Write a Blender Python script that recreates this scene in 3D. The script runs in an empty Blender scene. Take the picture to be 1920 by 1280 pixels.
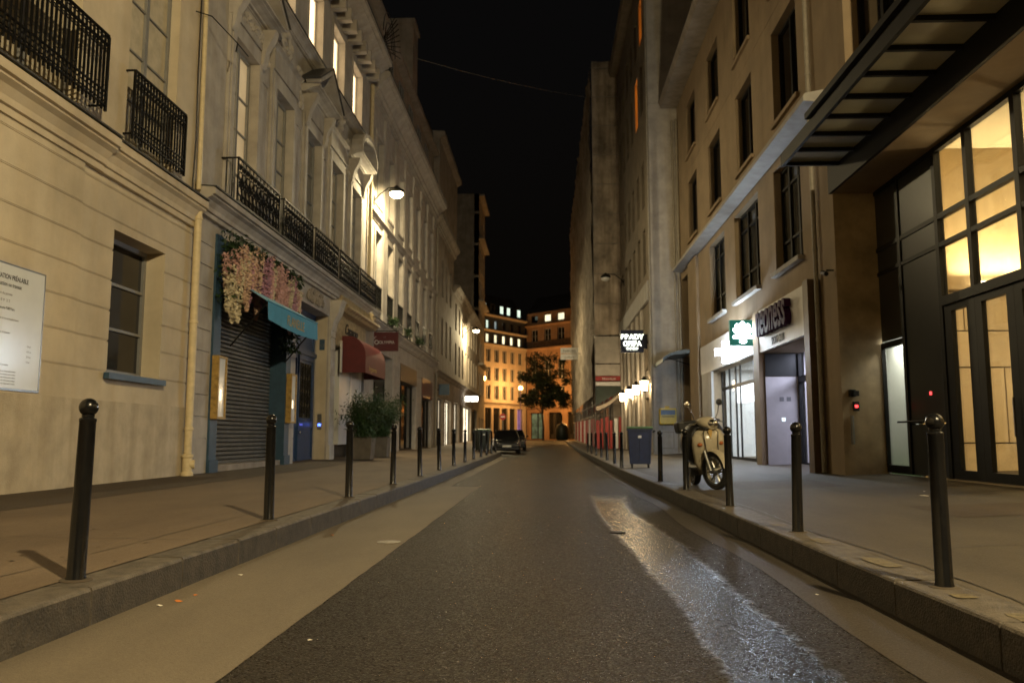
import bpy, bmesh, math, random
from mathutils import Vector, Matrix
R = math.radians
random.seed(7)
S = bpy.context.scene
COL = S.collection

# ------------------------------------------------------------------ camera, world, exposure
cam_d = bpy.data.cameras.new("camera"); cam = bpy.data.objects.new("camera", cam_d); COL.objects.link(cam)
cam.location = (0, 0, .99)
cam.rotation_euler = (R(90 + 6.684), 0, R(2.37))
cam_d.sensor_width = 36; cam_d.lens = 28.8; cam_d.clip_end = 2000; cam_d.clip_start = .05
cam_d.dof.use_dof = True; cam_d.dof.focus_distance = 6.5; cam_d.dof.aperture_fstop = 2.6
S.camera = cam
W = bpy.data.worlds.new("World"); S.world = W; W.use_nodes = True
nt = W.node_tree; bg = nt.nodes['Background']
sky = nt.nodes.new('ShaderNodeTexSky'); sky.sky_type = 'NISHITA'; sky.sun_disc = False
sky.sun_elevation = R(-4); sky.sun_rotation = R(200)
mx = nt.nodes.new('ShaderNodeMix'); mx.data_type = 'RGBA'; mx.blend_type = 'ADD'; mx.inputs[0].default_value = 1
nt.links.new(sky.outputs[0], mx.inputs[6]); mx.inputs[7].default_value = (.030, .026, .021, 1)
nt.links.new(mx.outputs[2], bg.inputs[0]); bg.inputs[1].default_value = .055
S.view_settings.view_transform = 'Standard'; S.view_settings.look = 'None'
S.view_settings.exposure = .1; S.view_settings.gamma = 1
S.render.engine = 'CYCLES'
S.cycles.use_denoising = True
S.cycles.max_bounces = 6; S.cycles.diffuse_bounces = 3; S.cycles.glossy_bounces = 3; S.cycles.transparent_max_bounces = 12
S.cycles.caustics_reflective = False; S.cycles.caustics_refractive = False
S.cycles.sample_clamp_indirect = 1.5; S.cycles.sample_clamp_direct = 25; S.cycles.use_adaptive_sampling = False

# lamp settings (street wall lamps and globe lamps)
WARM = (1, .80, .45); LAMP_W = 4000; NEAR_LAMP_W = 11500; FAR_LAMP_W = 5600
SODIUM = (1, .50, .14)

# ------------------------------------------------------------------ materials
MATS = {}
def mat(name, col, rough=.7, var=.18, scale=3., bump=.15, bscale=60., metal=0., spec=.5, col2=None, streak=0., rvar=0., coat=0., ):
    if name in MATS: return MATS[name]
    m = bpy.data.materials.new(name); m.use_nodes = True; t = m.node_tree; n = t.nodes; l = t.links
    b = n['Principled BSDF']; b.inputs['Metallic'].default_value = metal
    b.inputs['Specular IOR Level'].default_value = spec; b.inputs['Roughness'].default_value = rough
    b.inputs['Coat Weight'].default_value = coat
    tc = n.new('ShaderNodeTexCoord')
    nz = n.new('ShaderNodeTexNoise'); nz.inputs['Scale'].default_value = scale; nz.inputs['Detail'].default_value = 7; nz.inputs['Roughness'].default_value = .62
    l.new(tc.outputs['Object'], nz.inputs['Vector'])
    r = n.new('ShaderNodeValToRGB'); r.color_ramp.elements[0].position = .32; r.color_ramp.elements[1].position = .68
    c2 = col2 or tuple(max(0, c * (1 - 2 * var)) for c in col)
    c1 = tuple(min(1, c * (1 + .5 * var)) for c in col)
    r.color_ramp.elements[0].color = (*c2, 1); r.color_ramp.elements[1].color = (*c1, 1)
    l.new(nz.outputs['Fac'], r.inputs['Fac']); out = r.outputs['Color']
    if streak:
        mp = n.new('ShaderNodeMapping'); mp.inputs['Scale'].default_value = (2.2, 2.2, .16); l.new(tc.outputs['Object'], mp.inputs['Vector'])
        n2 = n.new('ShaderNodeTexNoise'); n2.inputs['Scale'].default_value = 1.6; n2.inputs['Detail'].default_value = 6
        l.new(mp.outputs[0], n2.inputs['Vector'])
        r2 = n.new('ShaderNodeValToRGB'); r2.color_ramp.elements[0].position = .34; r2.color_ramp.elements[1].position = .6
        k = 1 - streak; r2.color_ramp.elements[0].color = (k, k * .97, k * .92, 1); r2.color_ramp.elements[1].color = (1, 1, 1, 1)
        l.new(n2.outputs['Fac'], r2.inputs['Fac'])
        mm = n.new('ShaderNodeMix'); mm.data_type = 'RGBA'; mm.blend_type = 'MULTIPLY'; mm.inputs[0].default_value = 1
        l.new(out, mm.inputs[6]); l.new(r2.outputs['Color'], mm.inputs[7]); out = mm.outputs[2]
    l.new(out, b.inputs['Base Color'])
    if bump:
        n3 = n.new('ShaderNodeTexNoise'); n3.inputs['Scale'].default_value = bscale; n3.inputs['Detail'].default_value = 4
        l.new(tc.outputs['Object'], n3.inputs['Vector'])
        bp = n.new('ShaderNodeBump'); bp.inputs['Strength'].default_value = bump; bp.inputs['Distance'].default_value = .02
        l.new(n3.outputs['Fac'], bp.inputs['Height']); l.new(bp.outputs[0], b.inputs['Normal'])
    if rvar:
        mr = n.new('ShaderNodeMapRange'); mr.inputs[3].default_value = rough - rvar; mr.inputs[4].default_value = rough + rvar
        l.new(nz.outputs['Fac'], mr.inputs[0]); l.new(mr.outputs[0], b.inputs['Roughness'])
    MATS[name] = m; return m

def emit(name, col, strength, var=0., scale=1.5, sampled=False):
    if name in MATS: return MATS[name]
    m = bpy.data.materials.new(name); m.cycles.emission_sampling = 'AUTO' if sampled else 'NONE'; m.use_nodes = True; t = m.node_tree; n = t.nodes; l = t.links
    b = n['Principled BSDF']; b.inputs['Base Color'].default_value = (*[c * .6 for c in col], 1)
    b.inputs['Emission Color'].default_value = (*col, 1); b.inputs['Emission Strength'].default_value = strength
    if var:
        tc = n.new('ShaderNodeTexCoord'); nz = n.new('ShaderNodeTexNoise'); nz.inputs['Scale'].default_value = scale
        l.new(tc.outputs['Object'], nz.inputs['Vector'])
        mr = n.new('ShaderNodeMapRange'); mr.inputs[1].default_value = .3; mr.inputs[2].default_value = .7
        mr.inputs[3].default_value = strength * (1 - var); mr.inputs[4].default_value = strength * (1 + var)
        l.new(nz.outputs['Fac'], mr.inputs[0]); l.new(mr.outputs[0], b.inputs['Emission Strength'])
    MATS[name] = m; return m

def lamp_glass(name, col, strength):
    # thin glowing diffuser: it shines itself and lets the lamp inside it through
    if name in MATS: return MATS[name]
    m = bpy.data.materials.new(name); m.use_nodes = True; m.cycles.emission_sampling = 'NONE'; t = m.node_tree; n = t.nodes; l = t.links
    n.remove(n['Principled BSDF']); e = n.new('ShaderNodeEmission'); e.inputs[0].default_value = (*col, 1); e.inputs[1].default_value = strength
    tr = n.new('ShaderNodeBsdfTransparent'); ad = n.new('ShaderNodeAddShader'); l.new(e.outputs[0], ad.inputs[0]); l.new(tr.outputs[0], ad.inputs[1]); l.new(ad.outputs[0], n['Material Output'].inputs['Surface'])
    MATS[name] = m; return m
def clear_glass(name='clear glass', fac=.08, tint=(1, 1, 1)):
    if name in MATS: return MATS[name]
    m = bpy.data.materials.new(name); m.use_nodes = True; t = m.node_tree; n = t.nodes; l = t.links
    n.remove(n['Principled BSDF'])
    tr = n.new('ShaderNodeBsdfTransparent'); tr.inputs[0].default_value = (*tint, 1)
    gl = n.new('ShaderNodeBsdfGlossy'); gl.inputs['Roughness'].default_value = .03
    lw = n.new('ShaderNodeLayerWeight'); lw.inputs[0].default_value = .2
    mr = n.new('ShaderNodeMapRange'); mr.inputs[3].default_value = fac * .5; mr.inputs[4].default_value = min(1, fac * 6)
    l.new(lw.outputs['Fresnel'], mr.inputs[0])
    mi = n.new('ShaderNodeMixShader'); l.new(mr.outputs[0], mi.inputs[0]); l.new(tr.outputs[0], mi.inputs[1]); l.new(gl.outputs[0], mi.inputs[2])
    l.new(mi.outputs[0], n['Material Output'].inputs['Surface'])
    MATS[name] = m; return m

def asphalt(name, c1, c2, grain, rough, rv, bump, bscale, spec=.5, speck=.0, wet=False, facet=0.):
    m = bpy.data.materials.new(name); m.use_nodes = True; t = m.node_tree; n = t.nodes; l = t.links
    b = n['Principled BSDF']; b.inputs['Specular IOR Level'].default_value = spec
    tc = n.new('ShaderNodeTexCoord')
    big = n.new('ShaderNodeTexNoise'); big.inputs['Scale'].default_value = .55; big.inputs['Detail'].default_value = 8; big.inputs['Roughness'].default_value = .65
    mp = n.new('ShaderNodeMapping'); mp.inputs['Scale'].default_value = (1.6, .5, 1); l.new(tc.outputs['Object'], mp.inputs[0]); l.new(mp.outputs[0], big.inputs['Vector'])
    vo = n.new('ShaderNodeTexVoronoi'); vo.inputs['Scale'].default_value = bscale; l.new(tc.outputs['Object'], vo.inputs['Vector'])
    r = n.new('ShaderNodeValToRGB'); r.color_ramp.elements[0].position = .3; r.color_ramp.elements[1].position = .7
    r.color_ramp.elements[0].color = (*c2, 1); r.color_ramp.elements[1].color = (*c1, 1); l.new(big.outputs['Fac'], r.inputs[0])
    hs = n.new('ShaderNodeMix'); hs.data_type = 'RGBA'; hs.blend_type = 'MULTIPLY'; hs.inputs[0].default_value = grain
    sp = n.new('ShaderNodeSeparateColor'); l.new(vo.outputs['Color'], sp.inputs[0])
    mr0 = n.new('ShaderNodeMapRange'); mr0.inputs[3].default_value = .45; mr0.inputs[4].default_value = 1.55; l.new(sp.outputs[0], mr0.inputs[0])
    l.new(r.outputs[0], hs.inputs[6]); l.new(mr0.outputs[0], hs.inputs[7]); l.new(hs.outputs[2], b.inputs['Base Color'])
    mr = n.new('ShaderNodeMapRange'); mr.inputs[3].default_value = rough - rv; mr.inputs[4].default_value = rough + rv
    l.new(sp.outputs[1], mr.inputs[0])
    gt = n.new('ShaderNodeMath'); gt.operation = 'GREATER_THAN'; gt.inputs[1].default_value = .9; l.new(sp.outputs[2], gt.inputs[0])
    sb_ = n.new('ShaderNodeMath'); sb_.operation = 'MULTIPLY_ADD'; sb_.inputs[1].default_value = -(rough - .16) * speck; l.new(gt.outputs[0], sb_.inputs[0]); l.new(mr.outputs[0], sb_.inputs[2])
    l.new(sb_.outputs[0], b.inputs['Roughness'])
    n3 = n.new('ShaderNodeTexNoise'); n3.inputs['Scale'].default_value = bscale * .8; n3.inputs['Detail'].default_value = 3; l.new(tc.outputs['Object'], n3.inputs['Vector'])
    ad = n.new('ShaderNodeMath'); ad.operation = 'SUBTRACT'; l.new(n3.outputs['Fac'], ad.inputs[0]); l.new(vo.outputs['Distance'], ad.inputs[1])
    bp = n.new('ShaderNodeBump'); bp.inputs['Strength'].default_value = bump; bp.inputs['Distance'].default_value = .012
    l.new(ad.outputs[0], bp.inputs['Height']); l.new(bp.outputs[0], b.inputs['Normal'])
    if facet:    # every grain of stone chip tips its own way, so some of them glint
        sc_ = n.new('ShaderNodeVectorMath'); sc_.operation = 'SUBTRACT'; l.new(vo.outputs['Color'], sc_.inputs[0]); sc_.inputs[1].default_value = (.5, .5, .5)
        s2_ = n.new('ShaderNodeVectorMath'); s2_.operation = 'MULTIPLY'; l.new(sc_.outputs[0], s2_.inputs[0]); s2_.inputs[1].default_value = (facet, facet, 0)
        s3_ = n.new('ShaderNodeVectorMath'); s3_.operation = 'ADD'; l.new(s2_.outputs[0], s3_.inputs[0]); l.new(bp.outputs[0], s3_.inputs[1])
        s4_ = n.new('ShaderNodeVectorMath'); s4_.operation = 'NORMALIZE'; l.new(s3_.outputs[0], s4_.inputs[0]); l.new(s4_.outputs[0], b.inputs['Normal'])
    if wet:      # mask attribute + noise: dry at the ragged rim, a water film inside
        at = n.new('ShaderNodeAttribute'); at.attribute_name = 'wetness'
        nw = n.new('ShaderNodeTexNoise'); nw.inputs['Scale'].default_value = 13; nw.inputs['Detail'].default_value = 8; nw.inputs['Roughness'].default_value = .7; l.new(tc.outputs['Object'], nw.inputs['Vector'])
        am = n.new('ShaderNodeMath'); am.operation = 'MULTIPLY_ADD'; am.inputs[1].default_value = .9; l.new(nw.outputs['Fac'], am.inputs[0]); am.inputs[2].default_value = -.45
        a2 = n.new('ShaderNodeMath'); a2.operation = 'ADD'; l.new(at.outputs['Fac'], a2.inputs[0]); l.new(am.outputs[0], a2.inputs[1])
        fr_ = n.new('ShaderNodeMapRange'); fr_.inputs[1].default_value = .38; fr_.inputs[2].default_value = .62; l.new(a2.outputs[0], fr_.inputs[0]); F = fr_.outputs[0]
        cm = n.new('ShaderNodeMix'); cm.data_type = 'RGBA'; l.new(F, cm.inputs[0]); l.new(hs.outputs[2], cm.inputs[6]); cm.inputs[7].default_value = (.006, .006, .0065, 1); l.new(cm.outputs[2], b.inputs['Base Color'])
        rw = n.new('ShaderNodeMix'); l.new(F, rw.inputs[0]); l.new(sb_.outputs[0], rw.inputs[2]); rw.inputs[3].default_value = .17; l.new(rw.outputs[0], b.inputs['Roughness'])
        sw = n.new('ShaderNodeMix'); l.new(F, sw.inputs[0]); sw.inputs[2].default_value = spec; sw.inputs[3].default_value = .42; l.new(sw.outputs[0], b.inputs['Specular IOR Level'])
        bw = n.new('ShaderNodeMix'); l.new(F, bw.inputs[0]); bw.inputs[2].default_value = bump; bw.inputs[3].default_value = .35; l.new(bw.outputs[0], bp.inputs['Strength'])
    MATS[name] = m; return m

M = dict(
    road=asphalt('worn dark asphalt', (.027, .0215, .0155), (.0145, .0118, .0088), .9, .62, .2, .8, 78, .13, speck=1.2, facet=.6),
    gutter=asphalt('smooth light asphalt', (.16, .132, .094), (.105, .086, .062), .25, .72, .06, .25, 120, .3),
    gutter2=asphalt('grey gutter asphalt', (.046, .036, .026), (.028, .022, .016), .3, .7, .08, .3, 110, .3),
    wet=asphalt('wet asphalt', (.027, .0215, .0155), (.0145, .0118, .0088), .9, .62, .2, .8, 78, .13, speck=1.2, wet=True, facet=.6),
    pave=asphalt('pavement asphalt', (.165, .123, .083), (.095, .068, .046), .22, .74, .08, .22, 130, .3),
    paveR=asphalt('grey pavement asphalt', (.092, .075, .053), (.052, .042, .030), .25, .74, .08, .22, 130, .3),
    paveD=asphalt('dark patch and shade asphalt', (.088, .066, .046), (.050, .038, .028), .3, .76, .08, .3, 120, .25),  # colours real patches and also the shade strip by the left wall
    kerbF=mat('darker granite face', (.05, .042, .033), .75, .3, 9, .6, 60, col2=(.022, .019, .016)),
    kerb=mat('granite kerb', (.105, .088, .068), .68, .3, 9, .5, 80, col2=(.05, .042, .034)),
    cream=mat('cream render', (.60, .52, .385), .85, .13, .8, .12, 70, streak=.05),
    plinth=mat('dirty plinth render', (.52, .45, .335), .88, .11, 2.6, .3, 40, streak=.16),
    stone=mat('pale limestone', (.46, .425, .38), .85, .14, 1.6, .15, 60, streak=.1),
    stoneW=mat('white painted stone', (.60, .56, .50), .75, .12, 2, .12, 60, streak=.15),
    stoneD=mat('weathered limestone', (.34, .295, .24), .88, .18, 1.2, .15, 50, streak=.14),
    stoneG=mat('lobby lit stone tone', (.40, .30, .175), .6, .22, 1.6, .08, 40, streak=.08),  # golden lobby light on the return wall, put into its colour
    stoneR=mat('warm limestone cladding', (.30, .225, .14), .82, .12, .9, .12, 60, streak=.06),
    stoneR3=mat('grey render', (.27, .228, .172), .85, .15, 1.2, .15, 60, streak=.1),
    marble=mat('gold marble', (.47, .36, .19), .35, .3, 6, .03, 60),
    iron=mat('black iron', (.005, .005, .005), .5, .2, 8, .1, 90, 0, .18),
    bollard=mat('glossy dark bollard paint', (.007, .007, .0075), .24, .2, 14, .06, 120, 0, .35),
    lead=mat('lead flashing', (.05, .05, .05), .6),
    slate=mat('slate roof', (.03, .031, .034), .55, .2, 5),
    zinc=mat('zinc roof', (.09, .09, .095), .5, .2, 3),
    winframe=mat('grey painted frame', (.22, .22, .215), .5, .08, 5, .05),
    frameW=mat('white painted frame', (.5, .48, .44), .5, .08, 5, .05),
    frameD=mat('dark metal frame', (.011, .011, .011), .45, .1, 5, .04, 60, 0, .15),
    dark=mat('dark opening', (.006, .006, .006), .5, .1, 3, 0),
    darkglass=mat('dark window glass', (.014, .013, .012), .06, .3, 1.2, .02, 3, 0, .7),
    blind=mat('drawn cream curtain', (.50, .44, .32), .8, .12, 4, .1, 12),
    blindD=mat('dim curtain', (.22, .20, .155), .6, .15, 4, .1, 12),
    curtainG=mat('curtain behind dark glass', (.075, .07, .055), .12, .5, .8, .02, 3, 0, .7, col2=(.018, .017, .015)),
    blueP=mat('petrol blue paint', (.030, .072, .125), .45, .15, 5, .06, 40),
    blueDoor=mat('royal blue door paint', (.022, .055, .135), .4, .15, 6, .06, 40),
    shutter=mat('grey steel shutter', (.15, .145, .13), .5, .15, 3, .05, 60, .3),
    pipeY=mat('cream painted pipe', (.66, .545, .33), .5, .1, 7, .05),
    pipeG=mat('grey painted pipe', (.28, .25, .2), .5, .1, 7, .05),
    turq=mat('turquoise canvas', (.07, .31, .47), .75, .08, 4, .12, 160),
    maroon=mat('maroon canvas', (.125, .013, .014), .6, .12, 4, .1, 160),
    maroonS=mat('maroon sign panel', (.085, .008, .012), .4, .08, 4, 0),
    gold=mat('gold lettering', (.48, .34, .10), .45, .1, 8, 0, 60, .3),
    oak=mat('varnished wood', (.42, .27, .075), .4, .25, 12, .05),
    white=mat('white enamel', (.72, .72, .70), .3, .04, 3, .02),
    signwhite=mat('glossy white board', (.70, .73, .76), .17, .03, 3, .02, 8, 0, .8),
    ink=mat('black ink', (.02, .02, .022), .6, .05, 3, 0),
    inkg=mat('grey ink', (.17, .17, .18), .6, .05, 3, 0),
    leaf=mat('bamboo leaf', (.035, .075, .02), .5, .35, 3, 0, spec=.4),
    leafD=mat('dark ivy leaf', (.022, .05, .014), .5, .35, 4, 0, spec=.4),
    leafT=mat('plane tree leaf', (.05, .055, .015), .55, .4, 1, 0, spec=.3),
    bark=mat('bark', (.07, .05, .035), .9, .3, 6, .4, 20),
    petC=mat('cream petals', (.68, .60, .42), .7, .12, 9, 0),
    petP=mat('pink petals', (.66, .40, .37), .7, .15, 9, 0),
    petM=mat('mauve petals', (.50, .27, .36), .7, .18, 9, 0),
    petS=mat('salmon petals', (.68, .48, .36), .7, .15, 9, 0),
    planter=mat('grey concrete planter', (.14, .12, .095), .8, .15, 5, .2, 50),
    planterB=mat('black planter', (.02, .02, .02), .6, .1, 5, .05),
    binB=mat('navy bin plastic', (.012, .026, .085), .45, .15, 5, .08, 60),
    binG=mat('green bin lid', (.06, .13, .03), .45, .12, 5, .05),
    binD=mat('dark green bin plastic', (.015, .022, .014), .5, .12, 5, .05),
    rubber=mat('rubber', (.012, .012, .012), .75, .2, 20, .2, 90),
    scooter=mat('cream scooter paint', (.38, .335, .245), .25, .05, 3, 0, coat=.5),
    blackpl=mat('black plastic', (.013, .013, .013), .5, .2, 9, .1, 80),
    chrome=mat('chrome', (.7, .7, .68), .12, .05, 5, 0, metal=1),
    alu=mat('aluminium rim', (.25, .25, .24), .35, .1, 5, 0, metal=.8),
    carP=mat('black car paint', (.025, .026, .025), .15, .1, 3, 0, coat=.8),
    plateM=mat('number plate', (.65, .65, .6), .4, .05, 3, 0),
    redP=mat('red hoarding paint', (.36, .022, .018), .55, .2, 2, .08),
    tarpG=mat('dusty scaffold netting', (.48, .41, .32), .95, .25, .55, .9, 2.2, streak=.35),
    tarpD=mat('brown scaffold sheeting', (.50, .42, .34), .95, .3, .6, 1., 1.6, streak=.35),
    steel=mat('galvanised scaffold tube', (.32, .3, .27), .45, .15, 5, .05, 60, .6),
    corr=mat('corrugated sheet', (.46, .42, .37), .6, .12, 2, .05),
    greenTarp=mat('dark green tarpaulin', (.016, .035, .025), .6, .2, 3, .3, 6),
    beigeTarp=mat('beige tarpaulin', (.62, .52, .40), .7, .15, 3, .3, 6),
    violet=mat('violet acrylic', (.045, .008, .05), .6, .1, 4, 0, spec=.15),
    portal=mat('bronze portal panel', (.11, .068, .036), .5, .15, 3, .08, 40),
    lilac=mat('pale portal panel', (.44, .42, .43), .55, .06, 3, .05),
    fascia=mat('white shop fascia', (.62, .60, .58), .5, .05, 3, .04),
    ledge=mat('white ledge render', (.40, .385, .36), .7, .1, 2, .1, 50, streak=.1),
    yellow=mat('yellow postbox enamel', (.62, .43, .012), .35, .08, 5, .03),
    postblue=mat('postbox blue label', (.10, .16, .26), .5, .1, 4, 0),
    lobby=mat('lobby limestone', (.60, .47, .275), .5, .08, 1.5, .06, 50),
    lobbyC=mat('lobby ceiling', (.72, .64, .46), .7, .03, 1, 0),
    lobbyF=mat('lobby floor', (.25, .21, .16), .3, .1, 2, 0),
    roomW=mat('white interior wall', (.66, .67, .64), .6, .05, 2, 0),
    canopyG=mat('frosted canopy glass', (.46, .44, .33), .3, .1, 1.4, .02, 6),
    beam=mat('dark bronze fascia', (.010, .0095, .009), .55, .12, 2, .04, 60, 0, .15),
    slab=mat('dark cladding panel', (.018, .020, .018), .3, .12, 1.5, .02, 60, 0, .35),
    wallE=mat('end facade render', (.36, .29, .22), .85, .1, .6, .1, 20, streak=.15),
    wallE2=mat('ochre facade render', (.27, .155, .085), .85, .12, .6, .1, 20, streak=.15),
    posterB=mat('blue shop poster', (.12, .28, .40), .5, .4, .9, 0),
    purplelite=mat('violet lit post tone', (.20, .16, .30), .45, .1, 6, .05),  # violet neon light on the mast is put into its colour
    grout=mat('mortar joint', (.06, .045, .03), .9, .1, 5, 0),
    orangeL=mat('orange peel litter', (.5, .16, .03), .7, .1, 9, 0),
    paper=mat('paper litter', (.6, .56, .48), .8, .1, 9, 0),
    patchY=mat('ochre kerb paint', (.15, .12, .065), .8, .35, 18, .1),
    iron2=mat('cast iron cover', (.20, .175, .14), .5, .2, 30, .4, 60, .4),
    blueAw=mat('grey blue awning', (.075, .105, .125), .5, .12, 4, .1),
)
LIT = dict(
    warmwin=emit('lit warm window', (1, .73, .41), 2.2, .15, .6, sampled=True),
    warmdim=emit('dimly lit curtain', (.9, .68, .38), .26, .3, .9),
    orange=emit('orange lit window', (1, .27, .02), 3.2, .5, 1.2),
    greenwin=emit('cool lit office window', (.78, .98, .80), 1.0, .25, .5),
    yellowwin=emit('yellow lit window', (1, .92, .60), 1.2, .2, .5),
    bluewin=emit('dim blue window', (.45, .62, .66), .32, .3, .5),
    shop=emit('lit shop window', (1, .86, .60), 1.6, .35, .7, sampled=True),
    shopdim=emit('half lit shop window', (1, .83, .55), .55, .5, .9),
)

# ------------------------------------------------------------------ mesh building
BASE = {}
class Frame:
    def __init__(s, o, u, n):
        s.o = Vector(o); s.u = Vector(u).normalized(); s.n = Vector(n).normalized()
    def P(s, u, v, d=0.): return s.o + s.u * u + Vector((0, 0, v)) + s.n * d

class MB:
    def __init__(s): s.v = []; s.f = []
    def poly(s, pts):
        i = len(s.v); s.v += [tuple(p) for p in pts]; s.f.append(tuple(range(i, i + len(pts)))); return s
    def hexa(s, p):
        i = len(s.v); s.v += [tuple(q) for q in p]
        for a in ((0, 1, 2, 3), (7, 6, 5, 4), (0, 4, 5, 1), (1, 5, 6, 2), (2, 6, 7, 3), (3, 7, 4, 0)): s.f.append(tuple(i + k for k in a))
        return s
    def box(s, x0, x1, y0, y1, z0, z1):
        return s.hexa([(x0, y0, z0), (x1, y0, z0), (x1, y1, z0), (x0, y1, z0), (x0, y0, z1), (x1, y0, z1), (x1, y1, z1), (x0, y1, z1)])
    def fbox(s, F, u0, u1, v0, v1, d0, d1):
        P = F.P; return s.hexa([P(u0, v0, d0), P(u1, v0, d0), P(u1, v0, d1), P(u0, v0, d1), P(u0, v1, d0), P(u1, v1, d0), P(u1, v1, d1), P(u0, v1, d1)])
    def tube(s, pts, r, n=8, caps=True):
        pts = [Vector(p) for p in pts]; k = len(pts); rr = r if isinstance(r, (list, tuple)) else [r] * k
        i0 = len(s.v); up = None
        for j, p in enumerate(pts):
            t = (pts[min(j + 1, k - 1)] - pts[max(j - 1, 0)]).normalized()
            if up is None or abs(up.dot(t)) > .98: up = Vector((0, 0, 1)) if abs(t.z) < .9 else Vector((1, 0, 0))
            a = t.cross(up).normalized(); b = a.cross(t).normalized(); up = b
            for q in range(n):
                g = 2 * math.pi * q / n; s.v.append(tuple(p + (a * math.cos(g) + b * math.sin(g)) * rr[j]))
        for j in range(k - 1):
            for q in range(n):
                a = i0 + j * n + q; b = i0 + j * n + (q + 1) % n; s.f.append((a, b, b + n, a + n))
        if caps: s.f.append(tuple(i0 + q for q in range(n))); s.f.append(tuple(i0 + (k - 1) * n + q for q in reversed(range(n))))
        return s
    def lathe(s, c, prof, n=20, axis='z'):
        i0 = len(s.v); c = Vector(c)
        for r, z in prof:
            for q in range(n):
                g = 2 * math.pi * q / n; a, b = r * math.cos(g), r * math.sin(g)
                o = (a, b, z) if axis == 'z' else ((z, a, b) if axis == 'x' else (a, z, b)); s.v.append(tuple(c + Vector(o)))
        for j in range(len(prof) - 1):
            for q in range(n):
                a = i0 + j * n + q; b = i0 + j * n + (q + 1) % n; s.f.append((a, b, b + n, a + n))
        s.f.append(tuple(i0 + q for q in reversed(range(n)))); s.f.append(tuple(i0 + (len(prof) - 1) * n + q for q in range(n)))
        return s
    def sphere(s, c, r, n=16, m=10, sz=1.):
        return s.lathe(c, [(max(r * math.sin(math.pi * j / m), r * .01), -r * math.cos(math.pi * j / m) * sz) for j in range(m + 1)], n)
    def sweep(s, F, u0, u1, prof):          # prof: closed list of (d, v)
        k = len(prof); i = len(s.v)
        s.v += [tuple(F.P(u0, v, d)) for d, v in prof] + [tuple(F.P(u1, v, d)) for d, v in prof]
        for a in range(k): b = (a + 1) % k; s.f.append((i + a, i + b, i + k + b, i + k + a))
        s.f.append(tuple(i + a for a in reversed(range(k)))); s.f.append(tuple(i + k + a for a in range(k)))
        return s
    def prism(s, F, poly, d0, d1):          # poly: (u, v) outline
        k = len(poly); i = len(s.v)
        s.v += [tuple(F.P(u, v, d0)) for u, v in poly] + [tuple(F.P(u, v, d1)) for u, v in poly]
        for a in range(k): b = (a + 1) % k; s.f.append((i + a, i + b, i + k + b, i + k + a))
        s.f.append(tuple(i + a for a in reversed(range(k)))); s.f.append(tuple(i + k + a for a in range(k)))
        return s
    def cells(s, F, rects, edge=-.55):
        """height-field wall: rects (u0,u1,v0,v1,d,show), later ones win; the first is the whole wall"""
        us = sorted({round(x, 4) for r in rects for x in r[:2]}); vs = sorted({round(x, 4) for r in rects for x in r[2:4]})
        U0, U1, V0, V1 = rects[0][:4]; us = [u for u in us if U0 <= u <= U1]; vs = [v for v in vs if V0 <= v <= V1]
        nu, nv = len(us) - 1, len(vs) - 1; D = {}
        for i in range(nu):
            for j in range(nv):
                a, b = (us[i] + us[i + 1]) / 2, (vs[j] + vs[j + 1]) / 2
                for r in rects:
                    if r[0] < a < r[1] and r[2] < b < r[3]: D[i, j] = (r[4], r[5])
        P = F.P
        for (i, j), (d, show) in D.items():
            if show: s.poly([P(us[i], vs[j], d), P(us[i + 1], vs[j], d), P(us[i + 1], vs[j + 1], d), P(us[i], vs[j + 1], d)])
        for i in range(nu + 1):
            for j in range(nv):
                a = D.get((i - 1, j), (edge, 0))[0]; b = D.get((i, j), (edge, 0))[0]
                if abs(a - b) > 1e-5: s.poly([P(us[i], vs[j], a), P(us[i], vs[j], b), P(us[i], vs[j + 1], b), P(us[i], vs[j + 1], a)])
        for j in range(nv + 1):
            for i in range(nu):
                a = D.get((i, j - 1), (edge, 0))[0]; b = D.get((i, j), (edge, 0))[0]
                if abs(a - b) > 1e-5: s.poly([P(us[i], vs[j], a), P(us[i + 1], vs[j], a), P(us[i + 1], vs[j], b), P(us[i], vs[j], b)])
        return s
    def build(s, name, material, parent=None, smooth=False, base=None, bevel=0, recalc=True):
        b = base if base is not None else (BASE[parent.name] if parent is not None else Vector((0, 0, 0)))
        b = Vector(b)
        me = bpy.data.meshes.new(name)
        me.from_pydata([tuple(Vector(p) - b) for p in s.v], [], s.f)
        if recalc:
            bm = bmesh.new(); bm.from_mesh(me); bmesh.ops.recalc_face_normals(bm, faces=bm.faces); bm.to_mesh(me); bm.free()
        if smooth:
            for p in me.polygons: p.use_smooth = True
            me.set_sharp_from_angle(angle=R(40))
        me.materials.append(material)
        o = bpy.data.objects.new(name, me); COL.objects.link(o)
        if parent is not None: o.parent = parent
        else: o.location = b
        BASE[o.name] = b
        if bevel:
            md = o.modifiers.new('bevel', 'BEVEL'); md.width = bevel; md.segments = 2; md.limit_method = 'ANGLE'
        return o

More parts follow.
